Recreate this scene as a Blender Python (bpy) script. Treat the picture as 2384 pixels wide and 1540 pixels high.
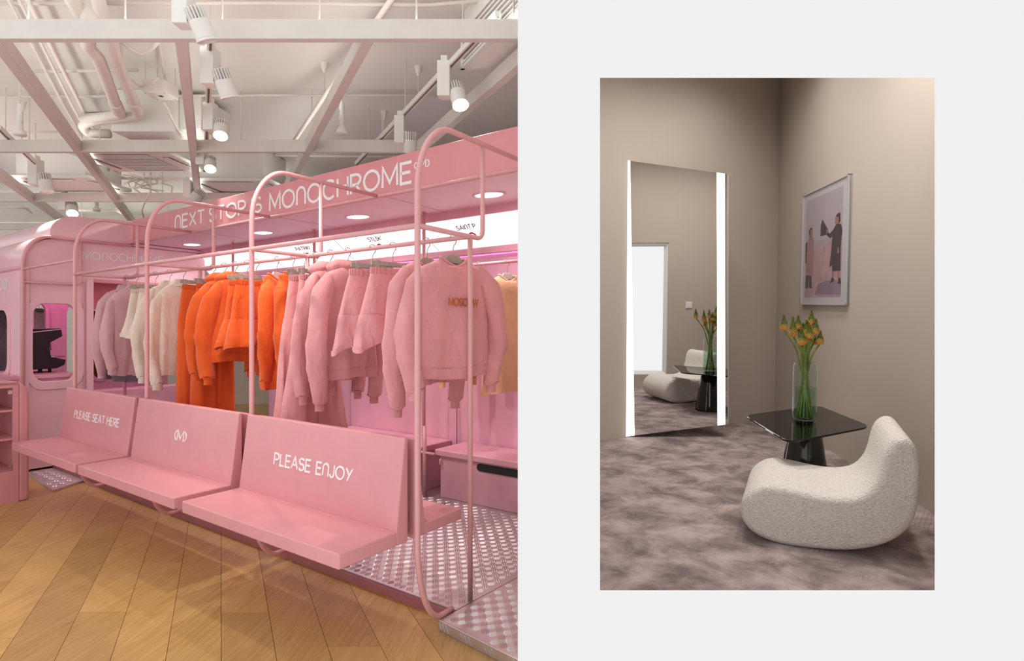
import bpy, bmesh, math, random
from mathutils import Vector, Matrix

scene = bpy.context.scene
for _o in list(bpy.data.objects):
    bpy.data.objects.remove(_o, do_unlink=True)
random.seed(7)
pi = math.pi
sin, cos = math.sin, math.cos

# ------------------------------------------------------------------ camera
PU, PV, F = 1300.0, 768.0, 1303.0          # principal point and focal length in pixels of 2384x1540
EYE = 1.4
cd = bpy.data.cameras.new('camera')
cd.sensor_fit = 'HORIZONTAL'
cd.sensor_width = 36.0
cd.lens = F * 36.0 / 2384.0
cd.shift_x = (1192.0 - PU) / 2384.0
cd.shift_y = (PV - 770.0) / 2384.0
cd.clip_start = 0.02
cam = bpy.data.objects.new('camera', cd)
scene.collection.objects.link(cam)
cam.location = (0, 0, EYE)
cam.rotation_euler = (pi / 2, 0, 0)
scene.camera = cam

# ------------------------------------------------------------------ light and exposure
world = bpy.data.worlds.new('world')
scene.world = world
world.use_nodes = True
bg = world.node_tree.nodes['Background']
bg.inputs[0].default_value = (1.0, 1.0, 1.0, 1)
bg.inputs[1].default_value = 1.06
scene.view_settings.view_transform = 'Standard'
scene.view_settings.look = 'None'
scene.view_settings.exposure = 0.0
scene.view_settings.gamma = 1.0
scene.view_settings.use_curve_mapping = False
try:
    scene.cycles.max_bounces = 6
    scene.cycles.diffuse_bounces = 3
    scene.cycles.glossy_bounces = 3
    scene.cycles.transmission_bounces = 6
    scene.cycles.transparent_max_bounces = 8
    scene.cycles.use_adaptive_sampling = True
    scene.cycles.adaptive_threshold = 0.06
    scene.cycles.adaptive_min_samples = 10
    scene.cycles.sample_clamp_indirect = 4.0
    scene.cycles.caustics_reflective = False
    scene.cycles.caustics_refractive = False
except Exception:
    pass

# ------------------------------------------------------------------ frames
COL = scene.collection
STORE_YAW = math.atan2(-0.5392, 0.8421)
FS = Matrix.Translation(((972 - PU) / F * 2.5, 2.5, 0)) @ Matrix.Rotation(STORE_YAW, 4, 'Z')   # shop shelter: x along benches, y inwards
FW = Matrix.Identity(4)
TILT = math.radians(2.9)
HR = 1.2
FR = Matrix.Translation((0, 0, EYE)) @ Matrix.Rotation(TILT, 4, 'X') @ Matrix.Translation((0, 0, -HR))  # fitting room


def ray(u, v):
    return Vector(((u - PU) / F, 1.0, (PV - v) / F))


def hit(fr, u, v, P, n):
    """point of frame fr where the line of sight meets the plane through P with normal n"""
    inv = fr.inverted()
    c = inv @ Vector((0, 0, EYE))
    d = inv.to_3x3() @ ray(u, v)
    P = Vector(P)
    n = Vector(n)
    return c + d * ((P - c).dot(n) / d.dot(n))


def onz(fr, u, v, z=0.0):
    return hit(fr, u, v, (0, 0, z), (0, 0, 1))


def ony(fr, u, v, y=0.0):
    return hit(fr, u, v, (0, y, 0), (0, 1, 0))


def onx(fr, u, v, x=0.0):
    return hit(fr, u, v, (x, 0, 0), (1, 0, 0))


# ------------------------------------------------------------------ materials
def lin(c):
    out = []
    for k in c[:3]:
        k = k / 255.0
        out.append(k / 12.92 if k <= 0.04045 else ((k + 0.055) / 1.055) ** 2.4)
    return (out[0], out[1], out[2], 1.0)


MATS = {}


def mat(name, rgb, rough=0.5, metal=0.0, var=0.04, vscale=6.0, bump=0.0, bscale=80.0, emit=0.0, spec=0.5,
        sheen=0.0, coat=0.0, rgb2=None, detail=3.0, coord='Object', wrinkle=False):
    m = bpy.data.materials.new(name)
    m.use_nodes = True
    nt = m.node_tree
    b = nt.nodes['Principled BSDF']
    c = lin(rgb)
    b.inputs['Base Color'].default_value = c
    b.inputs['Roughness'].default_value = rough
    b.inputs['Metallic'].default_value = metal
    b.inputs['Specular IOR Level'].default_value = spec
    if sheen:
        b.inputs['Sheen Weight'].default_value = sheen
    if coat:
        b.inputs['Coat Weight'].default_value = coat
        b.inputs['Coat Roughness'].default_value = 0.1
    tc = nt.nodes.new('ShaderNodeTexCoord')
    if var > 0:
        nz = nt.nodes.new('ShaderNodeTexNoise')
        nz.inputs['Scale'].default_value = vscale
        nz.inputs['Detail'].default_value = detail
        nt.links.new(tc.outputs[coord], nz.inputs['Vector'])
        rp = nt.nodes.new('ShaderNodeValToRGB')
        if rgb2 is None:
            lo = tuple(max(0, k * (1 - 2 * var)) for k in c[:3]) + (1,)
            hi = tuple(min(1, k * (1 + 2 * var)) for k in c[:3]) + (1,)
        else:
            lo, hi = lin(rgb2), c
        rp.color_ramp.elements[0].position = 0.32
        rp.color_ramp.elements[1].position = 0.68
        rp.color_ramp.elements[0].color = lo
        rp.color_ramp.elements[1].color = hi
        nt.links.new(nz.outputs['Fac'], rp.inputs['Fac'])
        nt.links.new(rp.outputs['Color'], b.inputs['Base Color'])
    if bump > 0:
        n2 = nt.nodes.new('ShaderNodeTexNoise')
        n2.inputs['Scale'].default_value = bscale
        n2.inputs['Detail'].default_value = 2.0
        nt.links.new(tc.outputs[coord], n2.inputs['Vector'])
        bp = nt.nodes.new('ShaderNodeBump')
        bp.inputs['Strength'].default_value = bump
        bp.inputs['Distance'].default_value = 0.01
        nt.links.new(n2.outputs['Fac'], bp.inputs['Height'])
        if wrinkle:        # soft hanging creases under the fine weave
            mp = nt.nodes.new('ShaderNodeMapping')
            mp.inputs['Scale'].default_value = (1.0, 1.0, 0.45)
            nt.links.new(tc.outputs[coord], mp.inputs[0])
            n3 = nt.nodes.new('ShaderNodeTexNoise')
            n3.inputs['Scale'].default_value = 16.0
            n3.inputs['Detail'].default_value = 2.0
            n3.inputs['Distortion'].default_value = 0.8
            nt.links.new(mp.outputs[0], n3.inputs['Vector'])
            b3 = nt.nodes.new('ShaderNodeBump')
            b3.inputs['Strength'].default_value = 0.38
            b3.inputs['Distance'].default_value = 0.035
            nt.links.new(n3.outputs['Fac'], b3.inputs['Height'])
            nt.links.new(b3.outputs['Normal'], bp.inputs['Normal'])
        nt.links.new(bp.outputs['Normal'], b.inputs['Normal'])
    if emit > 0:
        b.inputs['Emission Color'].default_value = c
        b.inputs['Emission Strength'].default_value = emit
    MATS[name] = m
    return m


mat('page_wall', (234.8, 234.8, 234.8), 0.9, var=0.0, spec=0.0)
mat('pink', (222, 152, 157), 0.36, var=0.015)
mat('pink_tube', (230, 168, 170), 0.35, var=0.015)
mat('fascia_pink_shaded', (168, 104, 108), 0.5, var=0.02)  # pink darkened: shade under the benches is put into the colour
mat('pink_sign', (224, 148, 153), 0.45, var=0.012)
mat('pink_tram', (245, 199, 207), 0.3, var=0.012)
mat('pink_inner', (234, 176, 198), 0.5, var=0.02)
mat('pink_ceiling', (247, 212, 224), 0.45, var=0.012)
mat('pink_box', (230, 168, 184), 0.45, var=0.03)
mat('white_letter', (248, 244, 244), 0.5, var=0.0)
mat('brown_letter', (190, 95, 45), 0.7, var=0.0)
mat('red_letter', (196, 52, 84), 0.5, var=0.0)
mat('grey_letter', (110, 96, 104), 0.5, var=0.0)
mat('ceiling_white', (240, 236, 230), 0.85, var=0.015, vscale=1.2)
mat('beam_white', (222, 214, 206), 0.6, var=0.015)
mat('pipe_white', (234, 224, 216), 0.55, var=0.02)
mat('fixture_white', (240, 236, 230), 0.45, var=0.0)
mat('grille_dark', (120, 105, 95), 0.7, var=0.0)
mat('wire_white', (222, 212, 203), 0.6, var=0.0)
mat('steel', (216, 206, 208), 0.4, metal=0.9, var=0.05, vscale=3.0)
mat('hook_metal', (190, 180, 172), 0.25, metal=0.9, var=0.0)
mat('hanger_wood', (176, 162, 150), 0.6, var=0.05, vscale=30.0)
mat('hanger_white', (236, 228, 222), 0.5, var=0.0)
mat('black_machine', (34, 28, 34), 0.45, var=0.0)
mat('dark_slot', (18, 14, 16), 0.6, var=0.0)
mat('chrome', (205, 205, 208), 0.15, metal=1.0, var=0.0)
mat('lamp_glow', (255, 246, 232), 0.5, var=0.0, emit=9.0)
mat('down_glow', (255, 246, 242), 0.5, var=0.0, emit=7.0)
mat('panel_glow', (255, 244, 248), 0.6, var=0.0, emit=.95)
mat('led_magenta', (255, 160, 228), 0.5, var=0.0, emit=1.0)
mat('led_kiosk', (255, 170, 224), 0.5, var=0.0, emit=2.4)
mat('added_fill_glow', (250, 250, 242), 0.5, var=0.0, emit=8.0)  # glow of the strips added on beam tops to brighten the ceiling
mat('strip_glow', (255, 252, 250), 0.5, var=0.0, emit=4.0)
mat('plinth_white', (232, 226, 220), 0.6, var=0.02)
mat('far_wall', (226, 216, 204), 0.8, var=0.02)
mat('room_wall', (192, 181, 170), 0.85, var=0.012, vscale=1.5)
mat('frame_silver', (205, 202, 204), 0.35, metal=0.3, var=0.0)
mat('mat_board', (216, 210, 216), 0.6, var=0.0)
mat('switch_white', (235, 230, 232), 0.5, var=0.0)
mat('black_gloss', (12, 11, 12), 0.12, var=0.0, coat=0.5)
mat('chair_fabric', (243, 240, 237), 0.95, var=0.05, vscale=90.0, bump=1.0, bscale=130.0, sheen=0.2, spec=0.2, rgb2=(226, 217, 206))
for nm, c in dict(sweat_pink=(228, 156, 158), sweat_orange=(234, 100, 42), cream=(238, 214, 198), mauve=(216, 166, 172),
                  white_cloth=(240, 222, 226), peach=(244, 186, 150), teal_cloth=(150, 172, 160), floral=(240, 234, 226),
                  brown_cloth=(150, 96, 52), tan_cloth=(186, 152, 120), torn_yellow=(246, 196, 150)).items():
    mat(nm, c, 0.9, var=0.03, vscale=9.0, bump=0.25, bscale=260.0, sheen=0.25, spec=0.15, wrinkle=True)
mat('lining', (110, 92, 104), 0.8, var=0.03)
mat('shrub', (120, 140, 92), 0.8, var=0.1)


def glass_mat(name, rgb, rough=0.0, ior=1.45, alpha=None):
    m = bpy.data.materials.new(name)
    m.use_nodes = True
    b = m.node_tree.nodes['Principled BSDF']
    b.inputs['Base Color'].default_value = lin(rgb)
    b.inputs['Roughness'].default_value = rough
    b.inputs['IOR'].default_value = ior
    b.inputs['Transmission Weight'].default_value = 1.0
    MATS[name] = m
    return m


def pane_mat(name, rgb, base=.04, rough=0.02):
    """thin pane: see-through with a glossy film that grows towards grazing, alike from either side"""
    m = bpy.data.materials.new(name)
    m.use_nodes = True
    nt = m.node_tree
    for n in list(nt.nodes):
        nt.nodes.remove(n)
    out = nt.nodes.new('ShaderNodeOutputMaterial')
    mix = nt.nodes.new('ShaderNodeMixShader')
    tr = nt.nodes.new('ShaderNodeBsdfTransparent')
    tr.inputs[0].default_value = lin(rgb)
    gl = nt.nodes.new('ShaderNodeBsdfGlossy')
    gl.inputs['Roughness'].default_value = rough
    lw = nt.nodes.new('ShaderNodeLayerWeight')
    lw.inputs[0].default_value = 0.5
    pw = nt.nodes.new('ShaderNodeMath')
    pw.operation = 'POWER'
    pw.inputs[1].default_value = 4.0
    ma = nt.nodes.new('ShaderNodeMath')
    ma.operation = 'MULTIPLY_ADD'
    ma.inputs[1].default_value = .9 - base
    ma.inputs[2].default_value = base
    nt.links.new(lw.outputs['Facing'], pw.inputs[0])
    nt.links.new(pw.outputs[0], ma.inputs[0])
    nt.links.new(ma.outputs[0], mix.inputs[0])
    nt.links.new(tr.outputs[0], mix.inputs[1])
    nt.links.new(gl.outputs[0], mix.inputs[2])
    nt.links.new(mix.outputs[0], out.inputs[0])
    MATS[name] = m
    return m


pane_mat('vase_glass', (244, 249, 249), .03)
pane_mat('picture_glass', (250, 250, 252), .06)
pane_mat('water', (226, 240, 230), .03)
pane_mat('dark_glass', (84, 90, 82), .06)
m = mat('mirror_silver', (236, 236, 236), 0.0, metal=1.0, var=0.0)


def wood_mat(name, seed):
    m = bpy.data.materials.new(name)
    m.use_nodes = True
    nt = m.node_tree
    b = nt.nodes['Principled BSDF']
    b.inputs['Roughness'].default_value = 0.36
    tc = nt.nodes.new('ShaderNodeTexCoord')
    oi = nt.nodes.new('ShaderNodeObjectInfo')
    mp = nt.nodes.new('ShaderNodeMapping')
    mp.inputs['Rotation'].default_value = (0, 0, -math.radians(31))
    mp.inputs['Scale'].default_value = (16, 1.1, 4)
    add = nt.nodes.new('ShaderNodeVectorMath')
    add.operation = 'ADD'
    mul = nt.nodes.new('ShaderNodeMath')
    mul.operation = 'MULTIPLY'
    mul.inputs[1].default_value = 37.0
    nt.links.new(oi.outputs['Random'], mul.inputs[0])
    nt.links.new(tc.outputs['Object'], mp.inputs['Vector'])
    nt.links.new(mp.outputs[0], add.inputs[0])
    nt.links.new(mul.outputs[0], add.inputs[1])
    nz = nt.nodes.new('ShaderNodeTexNoise')
    nz.inputs['Scale'].default_value = 2.2
    nz.inputs['Detail'].default_value = 6
    nz.inputs['Distortion'].default_value = 1.6
    nt.links.new(add.outputs[0], nz.inputs['Vector'])
    rp = nt.nodes.new('ShaderNodeValToRGB')
    rp.color_ramp.elements[0].position = 0.3
    rp.color_ramp.elements[1].position = 0.7
    rp.color_ramp.elements[0].color = lin((196, 150, 86))
    rp.color_ramp.elements[1].color = lin((220, 176, 114))
    nt.links.new(nz.outputs['Fac'], rp.inputs['Fac'])
    hs = nt.nodes.new('ShaderNodeHueSaturation')
    mr = nt.nodes.new('ShaderNodeMapRange')
    mr.inputs['To Min'].default_value = 0.84
    mr.inputs['To Max'].default_value = 1.1
    nt.links.new(oi.outputs['Random'], mr.inputs['Value'])
    nt.links.new(mr.outputs[0], hs.inputs['Value'])
    nt.links.new(rp.outputs[0], hs.inputs['Color'])
    nt.links.new(hs.outputs[0], b.inputs['Base Color'])
    bp = nt.nodes.new('ShaderNodeBump')
    bp.inputs['Strength'].default_value = 0.08
    nt.links.new(nz.outputs['Fac'], bp.inputs['Height'])
    nt.links.new(bp.outputs[0], b.inputs['Normal'])
    MATS[name] = m


wood_mat('oak', 1)


def carpet_mat():
    m = bpy.data.materials.new('carpet')
    m.use_nodes = True
    nt = m.node_tree
    b = nt.nodes['Principled BSDF']
    b.inputs['Roughness'].default_value = 0.95
    b.inputs['Sheen Weight'].default_value = 0.3
    b.inputs['Specular IOR Level'].default_value = 0.1
    tc = nt.nodes.new('ShaderNodeTexCoord')
    mp = nt.nodes.new('ShaderNodeMapping')
    mp.inputs['Rotation'].default_value = (0, 0, 0.6)
    mp.inputs['Scale'].default_value = (1.0, 1.15, 1)
    nt.links.new(tc.outputs['Object'], mp.inputs[0])
    n1 = nt.nodes.new('ShaderNodeTexNoise')
    n1.inputs['Scale'].default_value = 4.2
    n1.inputs['Detail'].default_value = 9
    n1.inputs['Roughness'].default_value = 0.68
    n1.inputs['Distortion'].default_value = 0.35
    nt.links.new(mp.outputs[0], n1.inputs['Vector'])
    wv = nt.nodes.new('ShaderNodeTexWave')           # brushed pile tracks
    wv.inputs['Scale'].default_value = 14.0
    wv.inputs['Distortion'].default_value = 2.0
    wv.inputs['Detail'].default_value = 3.0
    nt.links.new(mp.outputs[0], wv.inputs['Vector'])
    n3 = nt.nodes.new('ShaderNodeTexNoise')
    n3.inputs['Scale'].default_value = 1.7
    nt.links.new(mp.outputs[0], n3.inputs['Vector'])
    gt = nt.nodes.new('ShaderNodeMath')
    gt.operation = 'GREATER_THAN'
    gt.inputs[1].default_value = 0.6
    nt.links.new(n3.outputs['Fac'], gt.inputs[0])
    mu = nt.nodes.new('ShaderNodeMath')
    mu.operation = 'MULTIPLY'
    nt.links.new(gt.outputs[0], mu.inputs[0])
    nt.links.new(wv.outputs['Fac'], mu.inputs[1])
    ma = nt.nodes.new('ShaderNodeMath')
    ma.operation = 'MULTIPLY_ADD'
    ma.inputs[1].default_value = 0.07
    nt.links.new(mu.outputs[0], ma.inputs[0])
    nt.links.new(n1.outputs['Fac'], ma.inputs[2])
    rp = nt.nodes.new('ShaderNodeValToRGB')
    rp.color_ramp.elements[0].position = 0.38
    rp.color_ramp.elements[1].position = 0.64
    rp.color_ramp.elements[0].color = lin((116, 98, 96))
    rp.color_ramp.elements[1].color = lin((188, 168, 165))
    nt.links.new(ma.outputs[0], rp.inputs['Fac'])
    nt.links.new(rp.outputs[0], b.inputs['Base Color'])
    n2 = nt.nodes.new('ShaderNodeTexNoise')
    n2.inputs['Scale'].default_value = 260
    nt.links.new(tc.outputs['Object'], n2.inputs['Vector'])
    bp = nt.nodes.new('ShaderNodeBump')
    bp.inputs['Strength'].default_value = 0.35
    bp.inputs['Distance'].default_value = 0.006
    nt.links.new(n2.outputs['Fac'], bp.inputs['Height'])
    nt.links.new(bp.outputs[0], b.inputs['Normal'])
    MATS['carpet'] = m


carpet_mat()


def gradient_head_mat():
    """torch-lily spike: green tip, orange skirt, by height along the spike"""
    m = bpy.data.materials.new('torch_lily')
    m.use_nodes = True
    nt = m.node_tree
    b = nt.nodes['Principled BSDF']
    b.inputs['Roughness'].default_value = 0.7
    at = nt.nodes.new('ShaderNodeAttribute')
    at.attribute_name = 'along'
    rp = nt.nodes.new('ShaderNodeValToRGB')
    rp.color_ramp.elements[0].position = 0.05
    rp.color_ramp.elements[0].color = lin((222, 150, 66))
    rp.color_ramp.elements[1].position = 0.40
    rp.color_ramp.elements[1].color = lin((100, 124, 48))
    e = rp.color_ramp.elements.new(0.22)
    e.color = lin((206, 162, 74))
    e = rp.color_ramp.elements.new(0.88)
    e.color = lin((116, 134, 56))
    e = rp.color_ramp.elements.new(0.99)
    e.color = lin((158, 92, 62))
    nt.links.new(at.outputs['Fac'], rp.inputs[0])
    nt.links.new(rp.outputs[0], b.inputs['Base Color'])
    MATS['torch_lily'] = m


gradient_head_mat()
mat('stem_green', (124, 146, 62), 0.5, var=0.08, vscale=14.0)


# ------------------------------------------------------------------ mesh builder
class MB:
    def __init__(self):
        self.v, self.f = [], []

    def add(self, verts, faces):
        o = len(self.v)
        self.v += [tuple(p) for p in verts]
        self.f += [tuple(i + o for i in q) for q in faces]
        return self

    def box(self, x0, x1, y0, y1, z0, z1):
        V = [(x, y, z) for z in (z0, z1) for y in (y0, y1) for x in (x0, x1)]
        return self.add(V, [(0, 2, 3, 1), (4, 5, 7, 6), (0, 1, 5, 4), (2, 6, 7, 3), (0, 4, 6, 2), (1, 3, 7, 5)])

    def prism(self, poly, fn):
        """poly: list of 2d points; fn(p, k) -> 3d point for k = 0, 1"""
        n = len(poly)
        V = [fn(p, 0) for p in poly] + [fn(p, 1) for p in poly]
        Fc = [tuple(range(n))[::-1], tuple(range(n, 2 * n))]
        Fc += [(i, (i + 1) % n, n + (i + 1) % n, n + i) for i in range(n)]
        return self.add(V, Fc)

    def px(self, poly, x0, x1):
        return self.prism(poly, lambda p, k: ((x0, x1)[k], p[0], p[1]))

    def py(self, poly, y0, y1):
        return self.prism(poly, lambda p, k: (p[0], (y0, y1)[k], p[1]))

    def pz(self, poly, z0, z1):
        return self.prism(poly, lambda p, k: (p[0], p[1], (z0, z1)[k]))

    def rings(self, R, closed=True, cap0=False, cap1=False):
        n = len(R[0])
        V = [p for r in R for p in r]
        Fc = []
        for j in range(len(R) - 1):
            for i in range(n if closed else n - 1):
                a, b = j * n + i, j * n + (i + 1) % n
                Fc.append((a, b, b + n, a + n))
        if cap0:
            Fc.append(tuple(range(n))[::-1])
        if cap1:
            Fc.append(tuple((len(R) - 1) * n + i for i in range(n)))
        return self.add(V, Fc)

    def tube(self, path, r, seg=10, caps=True, rfn=None):
        P = [Vector(p) for p in path]
        T = []
        for i in range(len(P)):
            a = P[max(0, i - 1)]
            b = P[min(len(P) - 1, i + 1)]
            d = (b - a)
            T.append(d.normalized() if d.length > 1e-9 else Vector((0, 0, 1)))
        up = Vector((0, 0, 1)) if abs(T[0].z) < 0.9 else Vector((1, 0, 0))
        N = (up - T[0] * up.dot(T[0])).normalized()
        R = []
        for i, p in enumerate(P):
            N = (N - T[i] * N.dot(T[i]))
            if N.length < 1e-6:
                N = T[i].orthogonal()
            N.normalize()
            B = T[i].cross(N)
            rr = r if rfn is None else rfn(i / (len(P) - 1))
            R.append([p + (N * cos(2 * pi * k / seg) + B * sin(2 * pi * k / seg)) * rr for k in range(seg)])
        return self.rings(R, True, caps, caps)

    def lathe(self, prof, seg=32, c=(0, 0, 0), cap0=False, cap1=False):
        R = [[(c[0] + r * cos(2 * pi * k / seg), c[1] + r * sin(2 * pi * k / seg), c[2] + z) for k in range(seg)] for r, z in prof]
        return self.rings(R, True, cap0, cap1)

    def cyl(self, a, b, r, seg=16, r2=None):
        return self.tube([a, b], r, seg, True, (lambda k: r + (r2 - r) * k) if r2 is not None else None)

    def build(self, name, material, parent=None, smooth=False, bevel=0.0, fr=None, base=(0, 0, 0), rz=0.0, seg=2, solid=0.0, autosm=False):
        me = bpy.data.meshes.new(name)
        me.from_pydata(self.v, [], self.f)
        me.validate()
        bm = bmesh.new()
        bm.from_mesh(me)
        if solid == 0.0:
            bmesh.ops.recalc_face_normals(bm, faces=bm.faces)
        bm.to_mesh(me)
        bm.free()
        me.materials.append(MATS[material])
        if smooth:
            for p in me.polygons:
                p.use_smooth = True
        o = bpy.data.objects.new(name, me)
        COL.objects.link(o)
        if parent is not None:
            o.parent = parent
        if fr is not None:
            o.matrix_world = fr @ Matrix.Translation(base) @ Matrix.Rotation(rz, 4, 'Z')
        if bevel > 0:
            md = o.modifiers.new('bevel', 'BEVEL')
            md.width = bevel
            md.segments = seg
            md.limit_method = 'ANGLE'
            md.angle_limit = math.radians(40)
        if autosm:
            try:
                me.set_sharp_from_angle(angle=math.radians(35))
            except Exception:
                pass
        return o


def tag(o, label=None, cat=None, group=None, kind=None):
    if label:
        o['label'] = label
    if cat:
        o['category'] = cat
    if group:
        o['group'] = group
    if kind:
        o['kind'] = kind
    return o


def thing(name, label, cat, fr=FW, base=(0, 0, 0), rz=0.0, group=None):
    o = bpy.data.objects.new(name, None)
    o.empty_display_size = 0.1
    COL.objects.link(o)
    o.matrix_world = fr @ Matrix.Translation(base) @ Matrix.Rotation(rz, 4, 'Z')
    return tag(o, label, cat, group)


def copy_tree(o, parent=None):
    c = o.copy()
    COL.objects.link(c)
    c.parent = parent
    for ch in list(o.children):
        copy_tree(ch, c)
    return c


def lamp(name, kind, parent, loc, energy, color=(1, 1, 1), direction=None, size=0.05, spot=90, blend=0.6):
    d = bpy.data.lights.new(name, kind)
    d.energy = energy
    d.color = color
    if kind == 'SPOT':
        d.spot_size = math.radians(spot)
        d.spot_blend = blend
        d.shadow_soft_size = size
    elif kind == 'AREA':
        d.shape = 'DISK'
        d.size = size
    else:
        d.shadow_soft_size = size
    o = bpy.data.objects.new(name, d)
    COL.objects.link(o)
    o.parent = parent
    o.location = loc
    if direction is not None:
        o.rotation_euler = Vector(direction).to_track_quat('-Z', 'Y').to_euler()
    return o


def arc(cx, cy, rx, ry, a0, a1, n=10):
    return [(cx + rx * cos(math.radians(a0 + (a1 - a0) * i / n)), cy + ry * sin(math.radians(a0 + (a1 - a0) * i / n))) for i in range(n + 1)]


def rrect(x0, x1, y0, y1, r, n=6):
    ry = r if not isinstance(r, tuple) else r[1]
    rx = r if not isinstance(r, tuple) else r[0]
    return (arc(x1 - rx, y0 + ry, rx, ry, -90, 0, n) + arc(x1 - rx, y1 - ry, rx, ry, 0, 90, n) +
            arc(x0 + rx, y1 - ry, rx, ry, 90, 180, n) + arc(x0 + rx, y0 + ry, rx, ry, 180, 270, n))


def sheet_with_holes(x0, x1, y0, y1, holes, depth, fn, outer=None):
    """a board with rounded holes: fn((x, y), d) -> 3d.  holes are point loops; returns an MB"""
    bm = bmesh.new()
    loops = [outer or [(x0, y0), (x1, y0), (x1, y1), (x0, y1)]] + holes
    edges = []
    for lp in loops:
        vs = [bm.verts.new((p[0], p[1], 0)) for p in lp]
        for i in range(len(vs)):
            edges.append(bm.edges.new((vs[i], vs[(i + 1) % len(vs)])))
    bmesh.ops.triangle_fill(bm, use_beauty=True, use_dissolve=False, edges=edges)
    bm.verts.index_update()
    V = [(v.co.x, v.co.y) for v in bm.verts]
    tri = [tuple(v.index for v in f.verts) for f in bm.faces]
    border = [tuple(v.index for v in e.verts) for e in bm.edges if len(e.link_faces) == 1]
    bm.free()
    n = len(V)
    mb = MB()
    mb.add([fn(p, 0) for p in V] + [fn(p, depth) for p in V],
           tri + [tuple(i + n for i in t)[::-1] for t in tri] + [(a, b, b + n, a + n) for a, b in border])
    return mb


# ------------------------------------------------------------------ stroke lettering
def _g():
    L = {}
    L['A'] = (.72, [[(0, 0), (.36, 1), (.72, 0)], [(.13, .33), (.59, .33)]])
    L['C'] = (.74, [arc(.42, .5, .42, .5, 48, 312, 22)])
    L['E'] = (.56, [[(.56, 1), (0, 1), (0, 0), (.56, 0)], [(0, .52), (.5, .52)]])
    L['H'] = (.66, [[(0, 0), (0, 1)], [(.66, 0), (.66, 1)], [(0, .52), (.66, .52)]])
    L['I'] = (.0, [[(0, 0), (0, 1)]])
    L['J'] = (.42, [[(.42, 1)] + arc(.21, .24, .21, .24, 0, -180, 10)])
    L['K'] = (.6, [[(0, 0), (0, 1)], [(.58, 1), (0, .42)], [(.18, .6), (.6, 0)]])
    L['L'] = (.5, [[(0, 1), (0, 0), (.5, 0)]])
    L['M'] = (.82, [[(0, 0), (.02, 1), (.41, .2), (.8, 1), (.82, 0)]])
    L['N'] = (.6, [[(0, 0)] + arc(.3, .62, .3, .38, 180, 0, 14) + [(.6, 0)]])
    L['O'] = (.88, [arc(.44, .5, .44, .5, 0, 360, 30)])
    L['P'] = (.58, [[(0, 0), (0, 1), (.3, 1)] + arc(.3, .73, .28, .27, 90, -90, 10) + [(0, .46)]])
    L['R'] = (.6, [[(0, 0), (0, 1), (.3, 1)] + arc(.3, .73, .28, .27, 90, -90, 10) + [(0, .46)], [(.3, .46), (.6, 0)]])
    L['S'] = (.58, [arc(.29, .745, .27, .255, 25, 250, 14) + arc(.29, .255, .29, .265, 80, -160, 14)])
    L['T'] = (.62, [[(0, 1), (.62, 1)], [(.31, 1), (.31, 0)]])
    L['W'] = (1.0, [[(0, 1), (.26, 0), (.5, .9), (.74, 0), (1, 1)]])
    L['X'] = (.64, [[(0, 0), (.62, 1)], [(.02, 1), (.64, 0)]])
    L['Y'] = (.64, [[(0, 1), (.32, .46)], [(.64, 1), (.16, 0)]])
    L['3'] = (.5, [arc(.24, .75, .24, .25, 150, -85, 12) + arc(.24, .26, .26, .26, 85, -150, 12)])
    L['8'] = (.5, [arc(.25, .75, .22, .25, 0, 360, 18), arc(.25, .25, .25, .25, 0, 360, 18)])
    L['0'] = (.5, [arc(.25, .5, .25, .5, 0, 360, 22)])
    L['.'] = (.05, [[(0, 0), (.05, 0)]])
    L['('] = (.24, [arc(.5, .5, .5, .56, 125, 235, 12)])
    L[')'] = (.24, [arc(-.26, .5, .5, .56, -55, 55, 12)])
    return L


GLY = _g()


def ribbon(mb, pts, w, fn, depth):
    P = [Vector((p[0], p[1])) for p in pts]
    closed = (P[0] - P[-1]).length < 1e-6
    if closed:
        P = P[:-1]
    n = len(P)
    L, Rr = [], []
    for i in range(n):
        if closed:
            a, b, c = P[i - 1], P[i], P[(i + 1) % n]
        else:
            a, b, c = P[max(0, i - 1)], P[i], P[min(n - 1, i + 1)]
        d1 = (b - a).normalized() if (b - a).length > 1e-9 else (c - b).normalized()
        d2 = (c - b).normalized() if (c - b).length > 1e-9 else d1
        n1 = Vector((-d1.y, d1.x))
        n2 = Vector((-d2.y, d2.x))
        m = (n1 + n2)
        m = m.normalized() if m.length > 1e-6 else n1
        k = min(2.2, 1.0 / max(0.3, m.dot(n1)))
        L.append(b + m * (w / 2 * k))
        Rr.append(b - m * (w / 2 * k))
    V = [fn(p, depth) for p in L] + [fn(p, depth) for p in Rr] + [fn(p, 0) for p in L] + [fn(p, 0) for p in Rr]
    Fc = []
    for i in range(n if closed else n - 1):
        j = (i + 1) % n
        Fc += [(i, j, n + j, n + i), (i, 2 * n + i, 2 * n + j, j), (n + i, n + j, 3 * n + j, 3 * n + i)]
    if not closed:
        Fc += [(0, n, 3 * n, 2 * n), (n - 1, 3 * n - 1, 4 * n - 1, 2 * n - 1)]
    mb.add(V, Fc)


def lettering(text, x0, x1, height, fn, weight=.13, depth=.003, gap=.2, space=.5):
    """stroke letters from x0 to x1; fn((x, y), d) -> 3d with y up from the baseline and d out of the surface"""
    tot, items = 0.0, []
    for ch in text:
        if ch == ' ':
            tot += space
            continue
        wd, st = GLY[ch]
        items.append((tot, st))
        tot += wd + gap
    tot -= gap
    k = (x1 - x0) / tot
    mb = MB()
    for ox, st in items:
        for pl in st:
            ribbon(mb, [(x0 + (ox + p[0]) * k, p[1] * height) for p in pl], weight * height, fn, depth)
    return mb

mat('joint_brown', (96, 66, 36), 0.8, var=0.0)
mat('inner_dark', (150, 120, 104), 0.7, var=0.02)

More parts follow.
